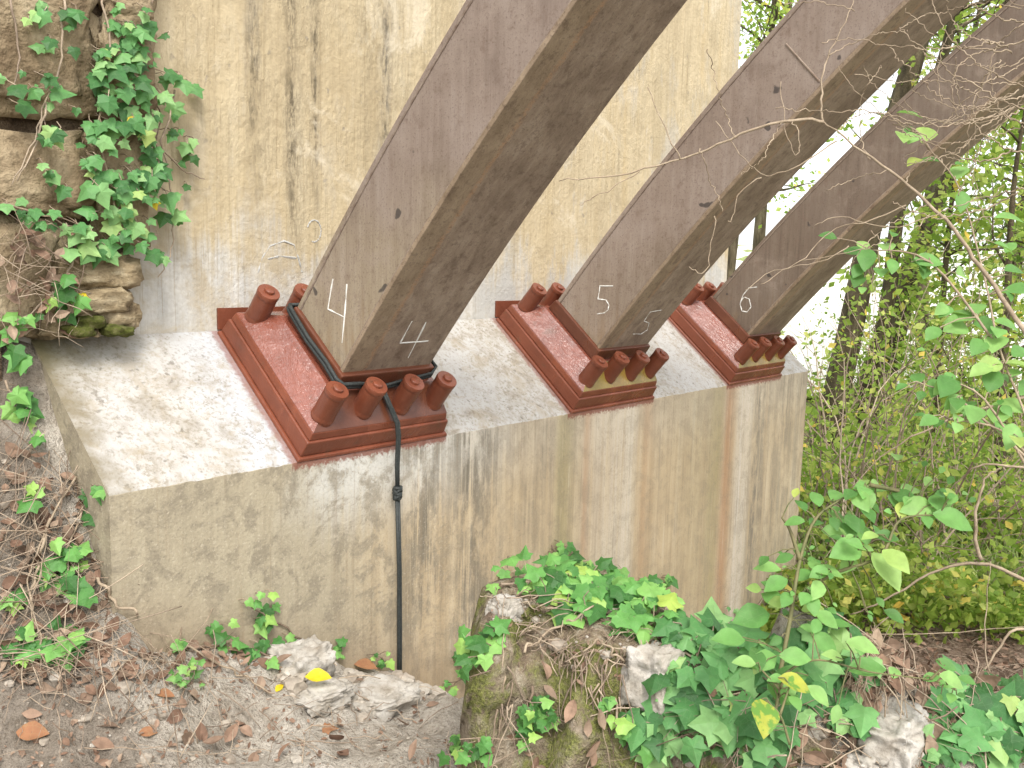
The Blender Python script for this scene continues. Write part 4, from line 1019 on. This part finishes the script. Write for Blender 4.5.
# picked-out branches on the bank
bare('thick broken pale stick lying across the top of the left bank', [([(-20, 455, 2.3), (20, 458, 2.32), (45, 470, 2.34), (58, 478, 2.34)], .008), ([(-10, 452, 2.3), (30, 452, 2.32), (64, 451, 2.34)], .003)], .006, 'branch', 'dry_stick')
def ground_vine(px, label, r):
    pts = []
    for a, b in zip(px, px[1:]):
        for t in range(5):
            h = hit(a[0] + (b[0] - a[0]) * t / 5, a[1] + (b[1] - a[1]) * t / 5)
            if h: pts.append(h[0] + h[1] * uni(.012, .035))
    pts = smooth_path(pts, 3); mb = MB(); mb.tube(pts, [r * (1 - .5 * i / len(pts)) for i in range(len(pts))], 6)
    tag(mb.build('dry_vine', M['branch'], smooth=True), label, 'vine', 'dry vines on the ground')
ground_vine([(96, 580), (115, 610), (150, 635), (200, 660), (245, 685), (280, 705)], 'long dry vine running from the bank along the foot of the block', .004)
ground_vine([(48, 520), (36, 560), (28, 600), (40, 640), (50, 690)], 'dry vine trailing down the left bank', .004)
ground_vine([(70, 480), (40, 540), (25, 580), (30, 620)], 'thinner dry vine beside it, higher on the left bank', .003)
ground_vine([(520, 660), (560, 632), (590, 620), (605, 600)], 'bent dry stick lying over the top of the mossy boulder', .003)
ground_vine([(620, 665), (595, 640), (580, 655), (570, 670)], 'short dry root arching on top of the mossy boulder', .0025)

# ------------------------------------------------------------------ woodland behind
def gz(x, y): return ground_z(x, y, False)
def spot(px, D):
    r = ray(px, 300); r = Vector((r.x, r.y, 0)).normalized()
    c = r.dot(FH); x, y = CAM.x + r.x * D / c, CAM.y + r.y * D / c; return Vector((x, y, gz(x, y)))
def small_leaf(mb, p, s):
    n = (UP * uni(.2, 1) + rvec(1)).normalized(); a = rvec(1); X, Y, Z = frame(n, a)
    mb.add([p, p + X * s * .32 + Y * s * .5 - Z * s * .06, p + Y * s, p - X * s * .32 + Y * s * .5 - Z * s * .06], [[0, 1, 2, 3]])
def tree(px, D, h, r, lean, crown_from, nleaf, label, mat='wood_leaf', leaf=.09, spread=1.6, ivyn=0):
    p0 = spot(px, D); root = empty('tree', p0, label, 'tree', 'trees of the wood right of the block')
    tr = MB(); fo = MB(); pts = []
    for i in range(9):
        t = i / 8; pts.append(p0 + Vector((0, 0, -.15)) + RH * (lean * h * t + .06 * h * math.sin(t * 4 + D) * .4) + Vector((0, 0, h * t)) + rvec(.03 * h * .15))
    tr.tube(smooth_path(pts, 3), [r * (1.25 - 1.0 * min(1, i / 24)) for i in range(25)], 9)
    tips = []
    nb = 15
    for b in range(nb):
        t = uni(crown_from, 1); i = min(7, int(t * 8)); s = pts[i].lerp(pts[i + 1], t * 8 - i)
        az = uni(0, 6.283); d = Vector((math.cos(az), math.sin(az), uni(.1, .8))).normalized(); ln = spread * uni(.5, 1.1) * (1.15 - .5 * t)
        q = [s]
        for k in range(6): d = (d + rvec(.3) + UP * .04).normalized(); q.append(q[-1] + d * ln / 6)
        tr.tube(q, [r * .30 * (1 - .14 * k) for k in range(7)], 5); tips += q[2:]
        for k in (3, 4, 5):
            d2 = rvec(1).normalized(); e = [q[k]]
            for _ in range(3): d2 = (d2 + rvec(.4)).normalized(); e.append(e[-1] + d2 * ln * .14)
            tr.tube(e, [r * .11, r * .09, r * .07, r * .04], 4); tips += e[1:]
    for _ in range(nleaf):
        c = random.choice(tips); small_leaf(fo, c + Vector((random.gauss(0, .16), random.gauss(0, .16), random.gauss(0, .12))) * spread, leaf * uni(.6, 1.25))
    for _ in range(ivyn):
        t = uni(0, .6); i = min(7, int(t * 8)); s = pts[i].lerp(pts[i + 1], t * 8 - i); a = uni(0, 6.283)
        small_leaf(fo, s + Vector((math.cos(a), math.sin(a), 0)) * r * uni(.9, 1.9), leaf * .8)
    build_world(tr, 'trunk', M['bark'], root, smooth=True); build_world(fo, 'crown', M[mat], root)
tree(824, 9.0, 7.5, .115, .22, .6, 500, 'stout leaning tree trunk just right of the concrete block end', ivyn=200)
tree(846, 9.6, 6.5, .06, .15, .6, 400, 'thin dark trunk touching the thick leaning tree on its right')
tree(862, 12, 7, .05, .2, .6, 500, 'faint slender trunk in the bright gap left of the slender dark trunk')
tree(877, 9.5, 7.0, .075, .13, .6, 450, 'slender dark trunk right of the thick leaning tree', ivyn=100)
tree(898, 10.5, 8, .10, .17, .6, 500, 'slim ivy clad trunk close behind the slender dark trunk', ivyn=500)
tree(955, 9.5, 4, .04, -.03, .2, 1900, 'small bushy tree with low pale green crown behind the leafy shrub', spread=1.5)
tree(1005, 8.0, 4, .04, .03, .2, 2100, 'bushy tree at the right edge behind the leafy shrub', spread=1.5)
tree(1060, 11, 5, .08, -.04, .2, 2600, 'tree with dark crown just outside the right edge', 'wood_leaf2')
tree(930, 16, 6.5, .10, .0, .3, 1300, 'tall tree far back in the middle of the wood', leaf=.12, spread=2.4)
tree(1010, 18, 7, .11, .0, .3, 1500, 'tall tree far back at the right edge of the wood', leaf=.12, spread=2.6)
tree(760, 22, 9, .15, .03, .4, 2600, 'far tree showing between ribs 5 and 6', leaf=.14, spread=2.8)
tree(735, 17, 9, .1, .03, .35, 2200, 'far tree showing over the end of the abutment wall', leaf=.12, spread=2.2)
tree(1150, 8, 8, .12, 0, .3, 2600, 'tree beyond the right edge of the view', 'wood_leaf2')
tree(1250, 12, 9, .12, 0, .3, 2200, 'second tree farther beyond the right edge', 'wood_leaf')
def bush(px, D, w, h, n, label, mat, leaf=.06):
    p0 = spot(px, D); root = empty('bush', p0, label, 'bush', 'undergrowth bushes of the wood'); st = MB(); fo = MB(); tips = []
    for b in range(14):
        az = uni(0, 6.283); d = Vector((math.cos(az) * w, math.sin(az) * w, h * 1.2)).normalized(); q = [p0.copy()]
        ln = uni(.6, 1.1) * max(w, h)
        for k in range(6): d = (d + rvec(.28)).normalized(); q.append(q[-1] + d * ln / 6)
        st.tube(q, [.012, .011, .009, .008, .006, .005, .003], 4); tips += q[1:]
    for _ in range(n):
        c = random.choice(tips); small_leaf(fo, c + Vector((random.gauss(0, .12), random.gauss(0, .12), random.gauss(0, .1))), leaf * uni(.6, 1.3))
    build_world(st, 'stems', M['twig'], root); build_world(fo, 'leaves', M[mat], root)
for i, (px, D, w, h, n, lb, mt) in enumerate([
    (830, 7.0, .6, .6, 1500, 'low pale bush at the foot of the thick leaning tree', 'wood_leaf'), (870, 7.6, .7, .7, 1500, 'bush under the slender dark trunk', 'wood_leaf2'),
    (930, 7.2, .8, .9, 2200, 'rounded bush in the middle of the undergrowth', 'wood_leaf'), (985, 6.2, .8, .9, 2000, 'bush of dark leaves right of the rounded bush', 'wood_leaf2'),
    (1030, 5.6, .8, .8, 1800, 'bush at the right edge behind the bramble stems', 'wood_leaf'), (900, 5.6, .5, .4, 1000, 'low bush in front of the rounded bush', 'wood_leaf2'),
    (860, 11.5, 1.0, 1.2, 1800, 'taller bush between the trunks farther back', 'wood_leaf'), (960, 12, 1.4, 1.6, 2600, 'large bush far back right of the trunks', 'wood_leaf'), (1010, 10, 1.2, 1.5, 2400, 'large bush far back at the right edge', 'wood_leaf'),
    (1000, 4.4, .35, .35, 700, 'small yellow green bush low in the gully at the right edge', 'wood_leaf'), (915, 14, 1.6, 1.5, 2200, 'wide bush at the back of the wood behind the trunks', 'wood_leaf2')]):
    bush(px, D + (.8 if D < 6 else 0), w, h * .7, int(n * .5), lb, mt)
gr = MB()
def blade(p, h):
    d = Vector((uni(-.5, .5), uni(-.5, .5), 1)).normalized(); w = CR * uni(.003, .008); b = p + d * h * .6; t = p + d * h * .9 + Vector((d.x, d.y, -.1)) * h * .4
    gr.add([p - w, p + w, b + w * .7, b - w * .7, t], [[0, 1, 2, 3], [3, 2, 4]])
for _ in range(4500):
    px = uni(780, 1080); D = 4.9 + 7.5 * rnd() ** 1.3; p = spot(px, D)
    if D < 5 and rnd() < .6: continue
    if noise.noise(Vector((p.x * .8, p.y * .8, 0))) < -.15: continue
    blade(p, uni(.10, .34))
tag(gr.build('grass', M['grass']), kind='stuff', label='tangled pale green grass on the gully floor', cat='grass')
uc = MB()
for _ in range(24000):
    px = uni(770, 1100); D = 4.5 + 8 * rnd() ** 1.3; p = spot(px, D)
    hv = noise.noise(Vector((p.x * .9 + 7, p.y * .9, 0)))
    if hv < -.22: continue
    small_leaf(uc, p + Vector((0, 0, (.08 + .34 * (hv + .22)) * (.1 + rnd()) * (1.2 if noise.noise(p * 3) > 0 else .7))), uni(.03, .075))
tag(uc.build('ground_cover', M['wood_leaf']), kind='stuff', label='leafy ground cover spreading under the trees', cat='ground cover')
brm = []
tw = MB()
for _ in range(110):
    px = uni(800, 1060); D = uni(5.2, 9); p = spot(px, D); d = Vector((uni(-1, 1), uni(-1, 1), uni(.3, 1))).normalized(); q = [p]
    for k in range(8): d = (d + rvec(.25) - UP * .10).normalized(); q.append(q[-1] + d * uni(.08, .2))
    tw.tube(q, [.006, .006, .005, .005, .004, .004, .003, .002, .001], 4)
tag(tw.build('bramble_thicket', M['twig']), kind='stuff', label='thicket of dry bramble stems under the trees', cat='thicket')
tw = MB(); tl = MB()
for _ in range(210):
    px = uni(800, 1090); D = uni(5.0, 10); p = spot(px, D); d = Vector((uni(-.7, .7), uni(-.7, .7), uni(.8, 1.5))).normalized(); q = [p]
    ln = uni(.8, 2.6)
    for k in range(9): d = (d + rvec(.22) - UP * .045 * k / 3).normalized(); q.append(q[-1] + d * ln / 9)
    r_ = uni(.003, .010); tw.tube(q, [r_ * (1 - .09 * k) for k in range(10)], 4)
    for _ in range(34):
        c = random.choice(q[1:]); small_leaf(tl, c + Vector((random.gauss(0, .09), random.gauss(0, .09), random.gauss(0, .07))), uni(.03, .075))
thk = tag(tw.build('stem_thicket', M['twig']), kind='stuff', label='tangle of thin upright stems and creepers between the trees', cat='thicket')
tag(tl.build('thicket_leaves', M['wood_leaf']), kind='stuff', label='small bright leaves on the tangle of thin stems', cat='foliage')
# far ground sheet painted near white to stand for blown-out sunlight beyond the trees
pth = MB(); vs = []; fs = []
NPX, NPD = 40, 20
for i in range(NPX + 1):
    for j in range(NPD + 1):
        s = -.4 + 1.7 * i / NPX; D = 12.5 + 190 * (j / NPD) ** 2.2
        p = Vector((CAM.x, CAM.y, 0)) + FH * D + RH * (s * D * .55); z = max(gz(p.x, p.y), gz(p.x + .4, p.y), gz(p.x, p.y + .4)) + .05; vs.append((p.x, p.y, z))
for i in range(NPX):
    for j in range(NPD): a = i * (NPD + 1) + j; fs.append([a, a + NPD + 1, a + NPD + 2, a + 1])
pth.add(vs, fs); tag(pth.build('path', M['path'], smooth=True), kind='structure')

# ------------------------------------------------------------------ light
SUN_EL, SUN_AZ = 50, 217      # azimuth measured from +Y towards +X
w = bpy.data.worlds.new('World'); scn.world = w; w.use_nodes = True
nt = w.node_tree; nt.nodes.clear()
out = nt.nodes.new('ShaderNodeOutputWorld'); bg = nt.nodes.new('ShaderNodeBackground'); sky = nt.nodes.new('ShaderNodeTexSky'); hs = nt.nodes.new('ShaderNodeHueSaturation')
sky.sky_type = 'NISHITA'; sky.sun_disc = False; sky.sun_elevation = math.radians(SUN_EL); sky.sun_rotation = math.radians(SUN_AZ); sky.dust_density = 4; sky.air_density = 1.0
hs.inputs['Saturation'].default_value = .35
nt.links.new(sky.outputs[0], hs.inputs['Color']); veil = nt.nodes.new('ShaderNodeMix'); veil.data_type = 'RGBA'; veil.blend_type = 'ADD'; veil.inputs[0].default_value = 1
veil.inputs[7].default_value = (5.3, 5.4, 5.4, 1)          # thin bright overcast all over the sky
nt.links.new(hs.outputs[0], veil.inputs[6]); nt.links.new(veil.outputs[2], bg.inputs[0]); bg.inputs[1].default_value = .15; nt.links.new(bg.outputs[0], out.inputs[0])
sd = bpy.data.lights.new('sun', 'SUN'); so = bpy.data.objects.new('sun', sd); COL.objects.link(so)
sd.energy = 1.9; sd.angle = math.radians(18); sd.color = (1, .95, .87)
az, el = math.radians(SUN_AZ), math.radians(SUN_EL)
sdir = Vector((math.sin(az) * math.cos(el), math.cos(az) * math.cos(el), math.sin(el)))
so.rotation_euler = sdir.to_track_quat('Z', 'Y').to_euler(); so.location = (3, -3, 8)
vs_ = scn.view_settings; vs_.view_transform = 'Standard'; vs_.look = 'None'; vs_.gamma = 1; vs_.exposure = .48
scn.render.engine = 'CYCLES'; scn.cycles.max_bounces = 8
